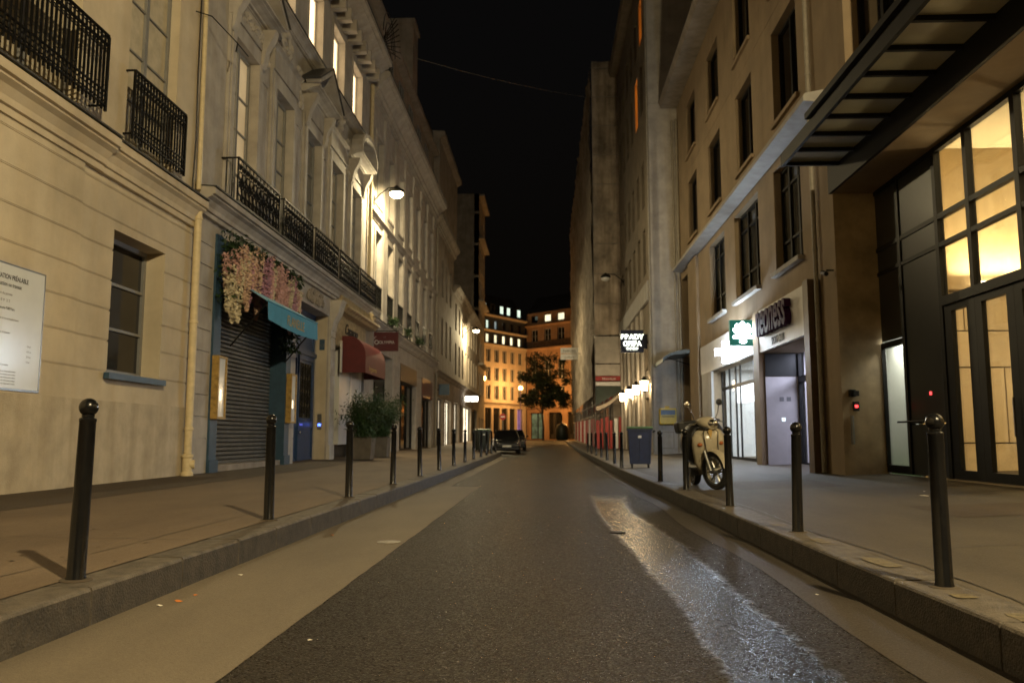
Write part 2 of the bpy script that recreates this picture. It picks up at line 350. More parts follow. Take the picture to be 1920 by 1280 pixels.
def tag(o, label, cat, group=None, kind=None):
    if label: o['label'] = label
    if cat: o['category'] = cat
    if group: o['group'] = group
    if kind: o['kind'] = kind
    return o
def thing(name, label, cat, loc=(0, 0, 0), group=None):
    o = bpy.data.objects.new(name, None); COL.objects.link(o); o.location = loc; o.empty_display_size = .3
    BASE[o.name] = Vector(loc); return tag(o, label, cat, group)
def structure(mb, name, m, **k): o = mb.build(name, m, **k); o['kind'] = 'structure'; return o
def text(parent, s, F, u, v, d, size, m, ext=.006, name='lettering', align='LEFT', sx=1., shear=0., bold=0., flip=False):
    """writing on frame F: reads along +u (or along -u when flip)"""
    c = bpy.data.curves.new(name, 'FONT'); c.body = s; c.size = size; c.extrude = ext; c.align_x = align; c.shear = shear; c.offset = bold
    o = bpy.data.objects.new(name, c); COL.objects.link(o); c.materials.append(m)
    ud = -F.u if flip else F.u; z = Vector((0, 0, 1)); nn = ud.cross(z)
    mt = Matrix((ud * sx, z, nn)).transposed().to_4x4()
    mt.translation = F.P(u, v, d) - (BASE[parent.name] if parent else Vector())
    o.parent = parent; o.matrix_local = mt; BASE[o.name] = F.P(u, v, d); return o
def dup(root, loc, rz=0., label=None, group=None):
    r = root.copy(); COL.objects.link(r); r.location = loc; r.rotation_euler = (0, 0, rz)
    if label: r['label'] = label
    if group: r['group'] = group
    for ch in list(root.children):
        c = ch.copy(); COL.objects.link(c); c.parent = r
        for g in list(ch.children):
            d = g.copy(); COL.objects.link(d); d.parent = c
    BASE[r.name] = Vector(loc); return r
def lamp(name, loc, w, col, r=.1, parent=None, kind='POINT', size=(1, 1), rot=(0, 0, 0), spread=180):
    d = bpy.data.lights.new(name, kind); d.energy = w; d.color = col
    if kind == 'AREA': d.shape = 'RECTANGLE'; d.size, d.size_y = size; d.spread = R(spread)
    else: d.shadow_soft_size = r
    o = bpy.data.objects.new(name, d); COL.objects.link(o)
    b = BASE[parent.name] if parent is not None else Vector((0, 0, 0))
    o.location = Vector(loc) - b; o.rotation_euler = rot
    if parent is not None: o.parent = parent
    return o

# ------------------------------------------------------------------ ground heights
def rise(y):
    if y < 20: return 0.
    if y < 50: return (y - 20) * .004
    return .12 + min(y - 50, 75) * .0115
def lerp(tab, y):
    if y <= tab[0][0]: return tab[0][1]
    for (a, p), (b, q) in zip(tab, tab[1:]):
        if y <= b: return p + (q - p) * (y - a) / (b - a)
    return tab[-1][1]
KL = lambda y: lerp([(0, -2.66), (12, -2.6), (40, -2.45), (46.5, -2.5), (48.8, -3.5), (92, -3.5)], y)
KR = lambda y: lerp([(0, 2.32), (16, 2.3), (24, 2.2), (50, 2.2), (95, 2.15)], y)
def road_z(x, y): return -.09 - .02 * (x + 2.65) * max(0, 1 - max(0, y - 40) / 50) + rise(y)
def pave_z(x, y):
    if x < 0: return .13 + .028 * max(0, KL(y) - x) + rise(y)
    return .05 + .04 * max(0, x - KR(y) - .3) + rise(y)
YS = [-14, -8, -4, 0, 2, 4, 6, 8, 10, 12, 14, 16, 18, 20, 23, 26, 30, 35, 40, 44, 46.5, 47.3, 48, 48.8, 52, 56, 62, 70, 80, 92]
def strip(xa, xb, za, zb, ys=YS, name='road', m=None, nx=1):
    mb = MB()
    for y0, y1 in zip(ys, ys[1:]):
        for k in range(nx):
            def pt(t, y):
                x = xa(y) + (xb(y) - xa(y)) * t; return (x, y, za(x, y) if zb is None else za(x, y) + (zb(x, y) - za(x, y)) * t)
            mb.poly([pt(k / nx, y0), pt((k + 1) / nx, y0), pt((k + 1) / nx, y1), pt(k / nx, y1)])
    return structure(mb, name, m)
g = MB(); g.poly([(-400, -400, -.6), (400, -400, -.6), (400, 500, -.6), (-400, 500, -.6)]); structure(g, 'ground', M['pave'])
strip(lambda y: KL(y) - .05, lambda y: KR(y) + .05, road_z, None, name='road', m=M['road'], nx=3)
q = MB(); q.poly([(-70, 91.9, road_z(0, 92)), (70, 91.9, road_z(0, 92)), (70, 140, road_z(0, 125)), (-70, 140, road_z(0, 125))]); structure(q, 'crossing_road', M['road'])
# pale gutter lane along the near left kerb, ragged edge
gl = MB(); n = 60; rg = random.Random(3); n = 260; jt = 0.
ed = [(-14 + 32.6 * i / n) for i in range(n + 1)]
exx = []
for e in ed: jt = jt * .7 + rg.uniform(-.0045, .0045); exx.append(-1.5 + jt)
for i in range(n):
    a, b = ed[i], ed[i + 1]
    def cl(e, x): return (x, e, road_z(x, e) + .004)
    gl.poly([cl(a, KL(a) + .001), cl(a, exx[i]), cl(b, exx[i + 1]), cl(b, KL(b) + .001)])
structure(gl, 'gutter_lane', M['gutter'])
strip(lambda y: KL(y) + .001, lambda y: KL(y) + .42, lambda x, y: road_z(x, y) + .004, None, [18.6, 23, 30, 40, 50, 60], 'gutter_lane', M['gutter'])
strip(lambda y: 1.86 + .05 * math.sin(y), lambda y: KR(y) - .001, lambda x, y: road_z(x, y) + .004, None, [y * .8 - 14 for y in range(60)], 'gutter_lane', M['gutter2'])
# wet streak
wl = [(-3, .80), (2.5, .80), (3.6, .80), (4.6, .82), (6, .86), (8, .80), (10, .76), (13, .70), (16.5, .66), (19, .74), (20.5, .95)]
wr = [(-3, 1.5), (2.5, 1.50), (3.6, 1.50), (4.6, 1.5), (6, 1.56), (8, 1.5), (9, 1.58), (11, 1.5), (13, 1.5), (15.5, 1.66), (17, 1.9), (18.5, 1.6), (20.5, 1.05)]
wm = MB(); rg = random.Random(11); n = 200; wv = []; ja = jb = 0
for i in range(n + 1):
    y = -3 + 25 * i / n; ja = ja * .75 + rg.uniform(-.012, .012); jb = jb * .8 + rg.uniform(-.02, .02)
    a, b = lerp(wl, min(y, 20.4)) + ja, lerp(wr, min(y, 20.4)) + jb; e = min(1, max(0, (20.5 - y) / 9))
    for x, w_ in ((a - .08, 0), (a + .22, 1), ((a + b) / 2, 1), (b - .30, 1), (b + .08, 0)):
        wm.v.append((x, y, road_z(x, y) + (.006 if w_ else .0012))); wv.append(w_ * e)
for i in range(n):
    for q in range(4): k_ = i * 5 + q; wm.f.append((k_, k_ + 1, k_ + 6, k_ + 5))
wo = structure(wm, 'wet_patch', M['wet'])
at = wo.data.attributes.new('wetness', 'FLOAT', 'POINT')
for i, w_ in enumerate(wv): at.data[i].value = w_
# pavements
strip(lambda y: -12, lambda y: KL(y) - .27, pave_z, None, name='pavement', m=M['pave'], nx=4)
strip(lambda y: KR(y) + .33, lambda y: 12, pave_z, None, name='pavement', m=M['paveR'], nx=4)
# kerb stones: one run each side, joints modelled
def kerb_run(side):
    mb = MB(); y = -12.; rg = random.Random(5 + side)
    while y < 91:
        ln = rg.uniform(.95, 1.35) if y < 30 else 3.
        a, b = y + .009, y + ln - .009
        def pt(x, yy, z): return (x, yy, z)
        r = []
        for yy in (a, b):
            k = KL(yy) if side < 0 else KR(yy); w = -.29 if side < 0 else .35
            zt = pave_z(k, yy) + rg.uniform(-.004, .004); zb = road_z(k, yy) - .05
            c = .022 * (-1 if side < 0 else 1)
            r.append([(k, yy, zb), (k, yy, zt - .022), (k + c * .35, yy, zt - .007), (k + c, yy, zt), (k + w, yy, zt + .002), (k + w, yy, zb)])
        i = len(mb.v); mb.v += r[0] + r[1]
        for q in range(6): p = (q + 1) % 6; mb.f.append((i + q, i + p, i + 6 + p, i + 6 + q))
        mb.f.append(tuple(i + q for q in range(6))); mb.f.append(tuple(i + 6 + q for q in reversed(range(6))))
        y += ln
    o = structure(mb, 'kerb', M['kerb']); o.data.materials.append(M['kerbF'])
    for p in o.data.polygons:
        if p.index % 8 == 0: p.material_index = 1  # front face of each stone takes a darker granite than the top
kerb_run(-1); kerb_run(1)
# long crack along the right pavement and ochre paint patches on the kerb
cr = MB(); rg = random.Random(9); x = 2.72; py = None
for i in range(120):
    y = 1 + i * .15; x = 2.70 + .035 * math.sin(y * 1.3) + rg.uniform(-.012, .012)
    cur = [(x, y, pave_z(x, y) + .004), (x + rg.uniform(.008, .018), y, pave_z(x, y) + .004)]
    if py: cr.poly([py[0], py[1], cur[1], cur[0]])
    py = cur
structure(cr, 'pavement_crack', M['dark'])
pm = MB()
for (x0, y0, w, l) in ((2.42, 4.4, .16, .22), (2.40, 5.05, .13, .12), (2.44, 6.2, .17, .5), (2.43, 7.6, .13, .35), (2.42, 9.0, .16, .25), (2.45, 3.6, .12, .2)):
    o = []
    for k in range(12):
        a = k / 12 * 6.283; rr = 1 + rg.uniform(-.25, .25)
        cx, cy = x0 + w / 2 + max(-1, min(1, 1.3 * math.cos(a))) * w / 2 * rr, y0 + l / 2 + max(-1, min(1, 1.3 * math.sin(a))) * l / 2 * rr
        o.append((cx, cy, .057))
    pm.poly(o)
structure(pm, 'pavement_marking', M['patchY'])

strip(lambda y: -7.2, lambda y: -5.75 + .03 * math.sin(y * 2.1), lambda x, y: pave_z(x, y) + .004, None, [-12 + .8 * q for q in range(50)], 'pavement_shade_strip', M['paveD'])  # dark sheet painted in for the shade along the wall foot
sm = MB(); rg = random.Random(15)
def seam(x0, y0, x1, y1, w=.008):
    n_ = int(max(abs(x1 - x0), abs(y1 - y0)) / .2) + 1; pv = None; dx, dy = x1 - x0, y1 - y0; L_ = math.hypot(dx, dy); nx_, ny_ = -dy / L_, dx / L_
    for q in range(n_ + 1):
        t = q / n_; o = rg.uniform(-.006, .006); x, y = x0 + dx * t + nx_ * o, y0 + dy * t + ny_ * o; ww = w * rg.uniform(.6, 1.3)
        cur = [(x - nx_ * ww / 2, y - ny_ * ww / 2, pave_z(x, y) + .003), (x + nx_ * ww / 2, y + ny_ * ww / 2, pave_z(x, y) + .003)]
        if pv: sm.poly([pv[0], pv[1], cur[1], cur[0]])
        pv = cur
seam(-3.32, 4.2, -3.18, 30); seam(-5.7, 6.6, -2.98, 6.9); seam(-5.7, 13.1, -2.95, 13.3); seam(-5.7, 20.4, -2.95, 20.6)
seam(2.8, 13.05, 6.2, 13.2); seam(2.8, 7.1, 7.1, 7.3); seam(4.6, 13.15, 4.7, 19.0)
structure(sm, 'pavement_seam', M['dark'])
gs_ = MB()
for q in range(260):
    x = rg.uniform(-5.6, -2.95) if q % 2 else rg.uniform(2.75, 7.0); y = rg.uniform(2, 22); r_ = rg.uniform(.008, .022); gs_.poly([(x + r_ * rg.uniform(.7, 1.1) * math.cos(a), y + r_ * rg.uniform(.7, 1.1) * math.sin(a), pave_z(x, y) + .0055) for a in [k_ * .785 for k_ in range(8)]])
o = structure(gs_, 'pavement_stains', M['paveD'])
def patch(pts, m):
    structure(MB().poly([(x, y, pave_z(x, y) + .004) for x, y in pts]), 'pavement_patch', m)
patch([(3.4, 14.6), (5.2, 14.55), (5.25, 16.9), (3.45, 17.0)], M['paveD']); patch([(4.5, 9.3), (5.9, 9.2), (5.95, 10.6), (4.55, 10.7)], M['paveD'])
# ------------------------------------------------------------------ facade kit
LX, RX = -7.1, 6.3
FL = Frame((LX, 0, 0), (0, 1, 0), (1, 0, 0))
FR = Frame((RX, 0, 0), (0, 1, 0), (-1, 0, 0))
def window(F, u0, u1, v0, v1, d, parent, fm, pm_, cols=2, rows=3, fw=.06, th=.06, bar=.035, rowpos=None, curtain=None, name='window'):
    a = MB()
    a.fbox(F, u0, u0 + fw, v0, v1, d, d + th); a.fbox(F, u1 - fw, u1, v0, v1, d, d + th)
    a.fbox(F, u0 + fw, u1 - fw, v0, v0 + fw, d, d + th); a.fbox(F, u0 + fw, u1 - fw, v1 - fw, v1, d, d + th)
    for c in range(1, cols):
        x = u0 + (u1 - u0) * c / cols; w = fw * .75; a.fbox(F, x - w, x + w, v0 + fw, v1 - fw, d, d + th * 1.1)
    rp = rowpos or [k / rows for k in range(1, rows)]
    for t in rp:
        z = v0 + (v1 - v0) * t; xs = [u0 + fw] + [u0 + (u1 - u0) * c / cols for c in range(1, cols)] + [u1 - fw]
        for c in range(cols):
            l_ = xs[c] + (fw * .75 if c else 0); r_ = xs[c + 1] - (fw * .75 if c < cols - 1 else 0)
            a.fbox(F, l_, r_, z - bar / 2, z + bar / 2, d + .008, d + th * .9)
    w = a.build(name, fm, parent)
    p = MB(); p.fbox(F, u0 + fw * .5, u1 - fw * .5, v0 + fw * .5, v1 - fw * .5, d - .01, d + .02)
    p.build('pane', pm_, w); return w
def cornice(F, u0, u1, v, h, proj, parent, m, name='cornice', top=None):
    mb = MB()
    pr = [(-.02, v), (.25 * proj, v), (.25 * proj, v + .18 * h), (.38 * proj, v + .2 * h), (.42 * proj, v + .36 * h), (.62 * proj, v + .55 * h), (.85 * proj, v + .64 * h), (.85 * proj, v + .70 * h), (proj, v + .72 * h), (proj, v + .95 * h), (proj * .9, v + h), (-.02, v + h + .03)]
    mb.sweep(F, u0, u1, pr); o = mb.build(name, m, parent)
    if top:
        t = MB(); t.sweep(F, u0, u1, [(-.02, v + h + .034), (proj + .02, v + h + .004), (proj + .02, v + h + .03), (-.02, v + h + .06)]); t.build('flashing', top, o)
    return o
def mass(F, u0, u1, v0, v1, d0, d1, parent, m, name='rear_wall'):
    return MB().fbox(F, u0, u1, v0, v1, d0, d1).build(name, m, parent)
def pipe(F, u, v0, v1, d, r, parent, m, shoe=True):
    mb = MB(); mb.tube([F.P(u, v0 + .02, d), F.P(u, v1, d)], r, 12)
    z = v0 + .9
    while z < v1: mb.lathe(F.P(u, z, d), [(r, -.03), (r * 1.22, -.025), (r * 1.22, .025), (r, .03)], 12); z += 2.1
    if shoe:
        mb.lathe(F.P(u, v0, d), [(r * 1.6, 0), (r * 1.6, .05), (r * 1.25, .08), (r * 1.25, .34), (r * 1.5, .36), (r * 1.5, .40), (r, .42)], 14)
        mb.tube([F.P(u, v0 + .22, d), F.P(u + .05, v0 + .22, d + r * 1.7)], r * 1.15, 12)
    return mb.build('drainpipe', m, parent, smooth=True)
def ring(mb, F, u, v, d, r, t=.008, n=12, a0=0., a1=6.283):
    mb.tube([F.P(u + r * math.cos(a0 + (a1 - a0) * k / n), v + r * math.sin(a0 + (a1 - a0) * k / n), d) for k in range(n + 1)], t, 4, False)
def railing_bars(F, u0, u1, v0, v1, d, parent):
    mb = MB()
    for z, h in ((v1 - .035, .035), (v1 - .20, .02), (v0 + .30, .02), (v0 + .08, .025)): mb.fbox(F, u0, u1, z, z + h, d - .018, d + .018)
    n = int((u1 - u0) / .105)
    for k in range(n + 1):
        u = u0 + (u1 - u0) * k / n; e = k in (0, n); r = .02 if e else .014
        mb.fbox(F, u - r, u + r, v0 - (.0 if not e else .0), v1 - .03, d - r, d + r)
        if k < n:
            c = u + (u1 - u0) / n / 2
            ring(mb, F, c, v1 - .12, d, .045, .012, 8); ring(mb, F, c, v0 + .19, d, .046, .014, 8); ring(mb, F, c, v1 - .27, d, .03, .012, 6)
            if k % 2 == 0: ring(mb, F, c, v0 + .36, d, .04, .008, 8)
    for u in (u0, u1):
        for z in (v0 + .08, v1 - .03): mb.fbox(F, u - .014, u + .014, z, z + .028, -.02, d)
    return mb.build('railing', M['iron'], parent)
def railing_scroll(F, u0, u1, v0, v1, d, parent):
    mb = MB(); mb.fbox(F, u0, u1, v1 - .04, v1, d - .022, d + .022); mb.fbox(F, u0, u1, v0 + .05, v0 + .08, d - .018, d + .018); mb.fbox(F, u0, u1, v1 - .16, v1 - .14, d - .012, d + .012)
    n = max(3, int((u1 - u0) / .42)); w = (u1 - u0) / n
    for k in range(n + 1):
        u = u0 + w * k; r = .017 if k in (0, n) else .010; mb.fbox(F, u - r, u + r, v0, v1 - .03, d - r, d + r)
    h = v1 - v0
    for k in range(n):
        c = u0 + w * (k + .5)
        for s in (-1, 1):
            ring(mb, F, c + s * w * .24, v0 + h * .30, d, w * .22, .019, 12, 0, 5.4); ring(mb, F, c + s * w * .22, v0 + h * .62, d, w * .20, .019, 12, 1, 6.2)
            ring(mb, F, c + s * w * .24, v0 + h * .46, d, w * .10, .018, 8); ring(mb, F, c + s * w * .25, v0 + h * .155, d, w * .17, .018, 10)
            ring(mb, F, c + s * w * .25, v0 + h * .80, d, w * .11, .018, 8)
        ring(mb, F, c, v0 + h * .48, d, w * .13, .02, 10); mb.fbox(F, c - .008, c + .008, v0 + .08, v1 - .14, d - .008, d + .008)
        ring(mb, F, c, v0 + h * .91, d, w * .10, .009, 8)
    for u in (u0, u1):
        for z in (v0 + .05, v1 - .04): mb.fbox(F, u - .016, u + .016, z, z + .03, -.02, d)
        if d > .25:
            for q in (.33, .66): mb.fbox(F, u - .009, u + .009, v0 + .05, v1 - .04, d * q - .009, d * q + .009)
    return mb.build('railing', M['iron'], parent)
def full(u0, u1, v0, v1, d=0.): return [(u0, u1, v0, v1, d, 1)]
def hole(u0, u1, v0, v1, d): return (u0, u1, v0, v1, -d, 0)
# ------------------------------------------------------------------ cream building nearest on the left
bA = thing('cream_building', 'cream rendered building with grooved courses behind the white notice board', 'building', (LX, 2, .2))
A0, A1 = -13., 15.9
gv = [2.03, 2.53, 3.03, 3.53, 4.03, 4.53, 5.03]
rc = full(A0, A1, 0, 16) + [(A0, 11.9, 1.6, 5.2, .05, 1), (A0, A1, 0, 1.6, .02, 1), (A0, 11.9, 0, 1.6, .065, 1)]
for z in gv: rc += [(A0, 11.9, z, z + .022, .03, 1), (A0, 11.9, z + .022, z + .04, .041, 1), (11.9, A1, z, z + .022, -.02, 1), (11.9, A1, z + .022, z + .04, -.009, 1)]
rc += [hole(12.93, 14.75, 2.0, 4.4, .42)]
winA = [(-.4, 1.7), (3., 5.1), (6.3, 8.4), (9.55, 11.65), (13.08, 14.88)]
for a, b in winA: rc += [hole(a, b, 5.95, 9.6, .27), hole(a, b, 11.2, 14.2, .27)]
MB().cells(FL, rc).build('wall', M['cream'], bA)
pl = MB(); pl.fbox(FL, 11.9, A1, 0, 1.57, .0, .023); 
MB().cells(FL, [(11.9, 15.88, 0, 1.575, .026, 1)], 0).build('plinth', M['plinth'], bA)
MB().cells(FL, [(A0, 11.89, 0, 1.575, .071, 1)], 0).build('plinth', M['plinth'], bA)
mass(FL, A0, A1, -.2, 16, -8, -.56, bA, M['dark'])
cornice(FL, A0, 12.35, 5.18, .55, .36, bA, M['cream'], 'cornice', M['lead'])
cornice(FL, 12.352, 15.88, 5.18, .55, .30, bA, M['cream'], 'cornice', M['lead'])
w = window(FL, 12.93, 14.75, 2.06, 4.4, -.42, bA, M['winframe'], M['darkglass'], 1, 3, .08, .07, .05)
MB().fbox(FL, 12.80, 14.78, 1.93, 2.03, .028, .12).build('sill', M['blueP'], bA)
MB().fbox(FL, 12.93, 14.75, 1.99, 2.055, -.42, -.02).build('sill', M['winframe'], bA)
for i, (a, b) in enumerate(winA):
    window(FL, a, b, 5.97, 9.6, -.25, bA, M['winframe'], M['blind'], 2, 4, .07, .07, .03)
    window(FL, a, b, 11.2, 14.2, -.25, bA, M['winframe'], M['darkglass'], 2, 4, .07, .07, .03)
railing_bars(FL, 9.35, 11.98, 6.03, 7.27, .26, bA)
railing_bars(FL, 13.02, 15.0, 5.98, 7.2, .16, bA)
railing_bars(FL, 6.1, 8.6, 6.03, 7.27, .26, bA)
pipe(FL, 15.78, pave_z(LX, 15.8), 5.6, .14, .075, bA, M['pipeY'])
pp = MB(); pp.tube([FL.P(15.78, 5.95, .12), FL.P(15.8, 9, .10), FL.P(15.74, 12, .10), FL.P(15.74, 16, .10)], .05, 10); pp.build('drainpipe', M['pipeY'], bA, smooth=True)
pp = MB(); pp.tube([FL.P(15.66, 5.95, .05), FL.P(15.72, 7.0, .05), FL.P(15.68, 8.4, .05), FL.P(15.7, 16, .05)], .015, 6); pp.build('cable', M['dark'], bA)
pp = MB(); pp.tube([FL.P(15.5, 9.6, .02), FL.P(15.75, 9.62, .25), FL.P(16.4, 9.35, .55), FL.P(16.9, 9.3, .6)], .012, 6); pp.tube([FL.P(16.4, 9.35, .55), FL.P(16.3, 9.12, .56)], .014, 6); pp.build('bracket', M['iron'], bA)

# notice board
bd = thing('notice_board', 'white building permit notice board on the cream wall above the first bollard', 'notice board', (LX + .05, 10.4, 1.6))
MB().fbox(FL, 9.72, 11.05, 1.63, 3.24, .052, .075).build('panel', M['signwhite'], bd)
fr = MB()
for a in ((9.70, 11.07, 1.60, 1.63), (9.70, 11.07, 3.24, 3.26), (9.70, 9.72, 1.63, 3.24), (11.05, 11.07, 1.63, 3.24)): fr.fbox(FL, *a, .05, .08)
fr.build('frame', M['alu'], bd)
T = lambda s, u, v, sz, m='ink', **k: text(bd, s, FL, u, v, .0765, sz, M[m], .0005, **k)
T('DÉCLARATION PRÉALABLE', 9.86, 3.05, .088, bold=.002, sx=.78); T('Construction ou travaux', 9.93, 2.955, .078, bold=.001, sx=.8)
T('Bénéficiaire du permis', 9.93, 2.84, .05, 'inkg'); T('0 7 5  1 0 9  2 2', 9.95, 2.75, .05, 'inkg', sx=1.2); T('39, rue de Caumartin 75009 Paris', 9.93, 2.65, .05, 'ink', sx=.75)
T('Ravalement des façades sur rue et remplacement', 9.86, 2.52, .038, 'inkg', sx=.9); T('des menuiseries', 9.86, 2.46, .038, 'inkg')
T('Superficie du terrain, surface de plancher', 9.82, 2.34, .034, 'inkg'); T('hauteur de la construction', 9.82, 2.28, .034, 'inkg')
for k, (a, b) in enumerate((('Maître d’ouvrage', '7,9 m²'), ('Architecte', '4,75 m'), ('Entreprise', '21,4 m'), ('Date', '5,3 m'))): T(a, 9.78, 2.2 - k * .07, .036, 'ink'); T(b, 10.75, 2.2 - k * .07, .034, 'inkg')
T('Le dossier peut être consulté à la mairie', 9.8, 1.92, .036, 'inkg')
for k in range(5): T('Droit de recours : le délai de recours contentieux est de deux mois à compter', 9.76, 1.84 - k * .04, .026, 'inkg', sx=.95)

# ------------------------------------------------------------------ ornate building
bB = thing('ornate_building', 'pale ornate building with pediments and scrolled balconies above the flower shop', 'building', (LX, 24, .2))
B0, B1 = 15.9, 32.0
Wn = [(17.5, 18.85), (20.3, 21.65), (23.15, 24.5), (25.95, 27.3), (28.75, 30.1)]
Wn = [(a + .0, b + .15) for a, b in Wn]
rc = full(B0, B1, 0, 16.4)
for z in [.95 + .45 * k for k in range(10)]:
    rc += [(B0, 16.95, z, z + .03, -.025, 1), (22.32, 22.9, z, z + .03, -.025, 1)]
rc += [hole(17.0, 22.32, 0, 5.35, .5), hole(22.9, 26.4, 0, 4.95, .5), hole(27.15, 31.7, 0, 5.4, .5)]
for a, b in Wn:
    rc += [(a - .28, b + .28, 6.05, 10.5, .07, 1), (a - .2, b + .2, 6.05, 10.42, .10, 1), hole(a, b, 6.05, 10.1, .24)]
    rc += [(a - .14, b + .14, 12.55, 15.05, .03, 1), hole(a, b, 12.6, 14.9, .3)]
for (a, b), (c, d) in zip(Wn, Wn[1:]):
    rc += [(b + .38, c - .38, 6.3, 9.9, -.03, 1), (b + .44, c - .44, 6.4, 9.8, 0, 1)]
MB().cells(FL, rc).build('wall', M['stone'], bB)
mass(FL, B0, B1, -.2, 16.4, -8, -.56, bB, M['dark'])
cornice(FL, B0, 31.3, 5.55, .5, .42, bB, M['stone'], 'cornice', M['lead'])
for i, (a, b) in enumerate(Wn):
    window(FL, a, b, 6.08, 10.1, -.22, bB, M['winframe'], [LIT['warmdim'], M['blind'], M['blindD'], M['blind'], M['blind']][i], 2, 4, .075, .08, .035, [.26, .52, .73])
    window(FL, a, b, 12.62, 14.9, -.28, bB, M['frameW'], LIT['warmwin'] if i >= 2 else [M['darkglass'], LIT['warmwin']][i == 1], 2, 2, .06, .06, .03, [.99])
    c = (a + b) / 2
    # window head: pediments over the first and third, arched over the fifth, carved friezes between
    MB().fbox(FL, a - .3, b + .3, 10.5, 11.05, .0, .12).build('frieze', M['stone'], bB)
    if i in (0, 2, 4):
        for s in (a - .2, b + .2):
            k = MB(); k.sweep(FL, s - .13, s + .13, [(.1, 10.1), (.16, 10.2), (.22, 10.55), (.38, 10.85), (.44, 11.05), (.1, 11.05)]); k.build('console', M['stone'], bB)
        cornice(FL, a - .5, b + .5, 11.055, .2, .55, bB, M['stone'], 'pediment_base')
        k = MB(); z0 = 11.28
        if i < 4:
            k.prism(FL, [(a - .5, z0), (c, z0 + .78), (b + .5, z0)], .0, .16)
            for s, e in ((a - .52, c), (b + .52, c)):
                k.prism(FL, [(s, z0), (e, z0 + .8), (e, z0 + .98), (s - (.12 if s < c else -.12), z0 + .06)], .16, .58)
        else:
            arc = [(c + (b - c + .5) * math.cos(t), z0 + .75 * math.sin(t)) for t in [math.pi * q / 10 for q in range(11)]]
            k.prism(FL, arc, 0, .16)
            for (p, q), (r, s) in zip(arc, arc[1:]): k.prism(FL, [(p, q), (r, s), (r + (r - c) * .06, s + .16), (p + (p - c) * .06, q + .16)], .16, .58)
        pd = k.build('pediment', M['stone'], bB)
        if i < 4:
            k = MB()
            for s, e in ((a - .52, c), (b + .52, c)):
                sg_ = -.14 if s < c else .14; k.prism(FL, [(s + sg_, z0 + .065), (e, z0 + .985), (e, z0 + 1.03), (s + sg_ * 1.3, z0 + .10)], .0, .62)
            k.build('flashing', M['lead'], pd)
    else:
        k = MB(); cornice(FL, a - .4, b + .4, 11.05, .14, .2, bB, M['stone'], 'pediment_base')
        rr = random.Random(i)
        for q in range(26):
            u, v = rr.uniform(a - .1, b + .1), rr.uniform(11.3, 12.1); k.sphere(FL.P(u, v, .0), rr.uniform(.06, .14), 8, 5)
        ring(k, FL, c, 11.7, .03, .34, .06, 14); k.build('carving', M['stone'], bB, smooth=True)
    for q in range(5): pass
rr = random.Random(4); k = MB()
for q in range(70):
    t = rr.random(); u = 17.6 + 1.6 * t; k.sphere(FL.P(u - .05, 10.78 + rr.uniform(-.12, .12), .12), rr.uniform(.03, .07), 7, 4)
k.build('carving', M['stone'], bB, smooth=True)
for (a, b), (c, d) in zip(Wn, Wn[1:]):      # carved trophies between the window heads
    k = MB(); m_ = (b + c) / 2
    for q in range(16): k.sphere(FL.P(m_ + rr.uniform(-.22, .22), 10.9 + rr.uniform(-.5, .7), 0), rr.uniform(.05, .11), 7, 5)
    k.build('carving', M['stone'], bB, smooth=True)
cornice(FL, B0, 31.6, 12.15, .3, .28, bB, M['stone'], 'string_course', M['lead'])
cornice(FL, B0, 31.9, 15.45, .9, .85, bB, M['stone'], 'cornice', M['lead'])
u = 16.2
while u < 31.6: MB().fbox(FL, u, u + .26, 15.2, 15.62, 0, .5).build('modillion', M['stone'], bB); u += .78
rails = [(17.15, 19.95), (20.3, 22.95), (23.25, 25.85), (26.15, 28.8), (29.1, 31.75)]
for a, b in rails: railing_scroll(FL, a, b, 6.06, 7.12, .38, bB)
MB().sweep(FL, B0, B1, [(-.5, 16.4), (-.5, 20.5), (-2.4, 20.5), (-2.4, 16.4)]).build('roof', M['slate'], bB)
pipe(FL, 31.75, pave_z(LX, 31.7) + 5.6, 15.3, .1, .075, bB, M['pipeY'], False)

# flower shop front: shutter between petrol blue posts
k = MB(); zb = pave_z(LX, 19)
k.fbox(FL, 17.0, 17.38, zb, 5.35, -.5, .05); k.fbox(FL, 21.92, 22.32, zb, 5.35, -.5, .05); k.fbox(FL, 17.38, 21.92, 4.3, 5.35, -.5, .0)
k.fbox(FL, 16.96, 17.42, zb - .05, .52, .05, .09); k.fbox(FL, 21.88, 22.36, zb - .05, .52, .05, .09)
k.build('shopfront', M['blueP'], bB)
k = MB(); z = zb + .02
while z < 4.28:
    k.sweep(FL, 17.38, 21.92, [(-.45, z), (-.39, z + .02), (-.385, z + .05), (-.40, z + .085), (-.45, z + .095)]); z += .1
k.build('shutter', M['shutter'], bB)
MB().fbox(FL, 17.42, 21.88, zb - .05, zb + .14, -.38, -.02).build('step', M['stoneD'], bB)
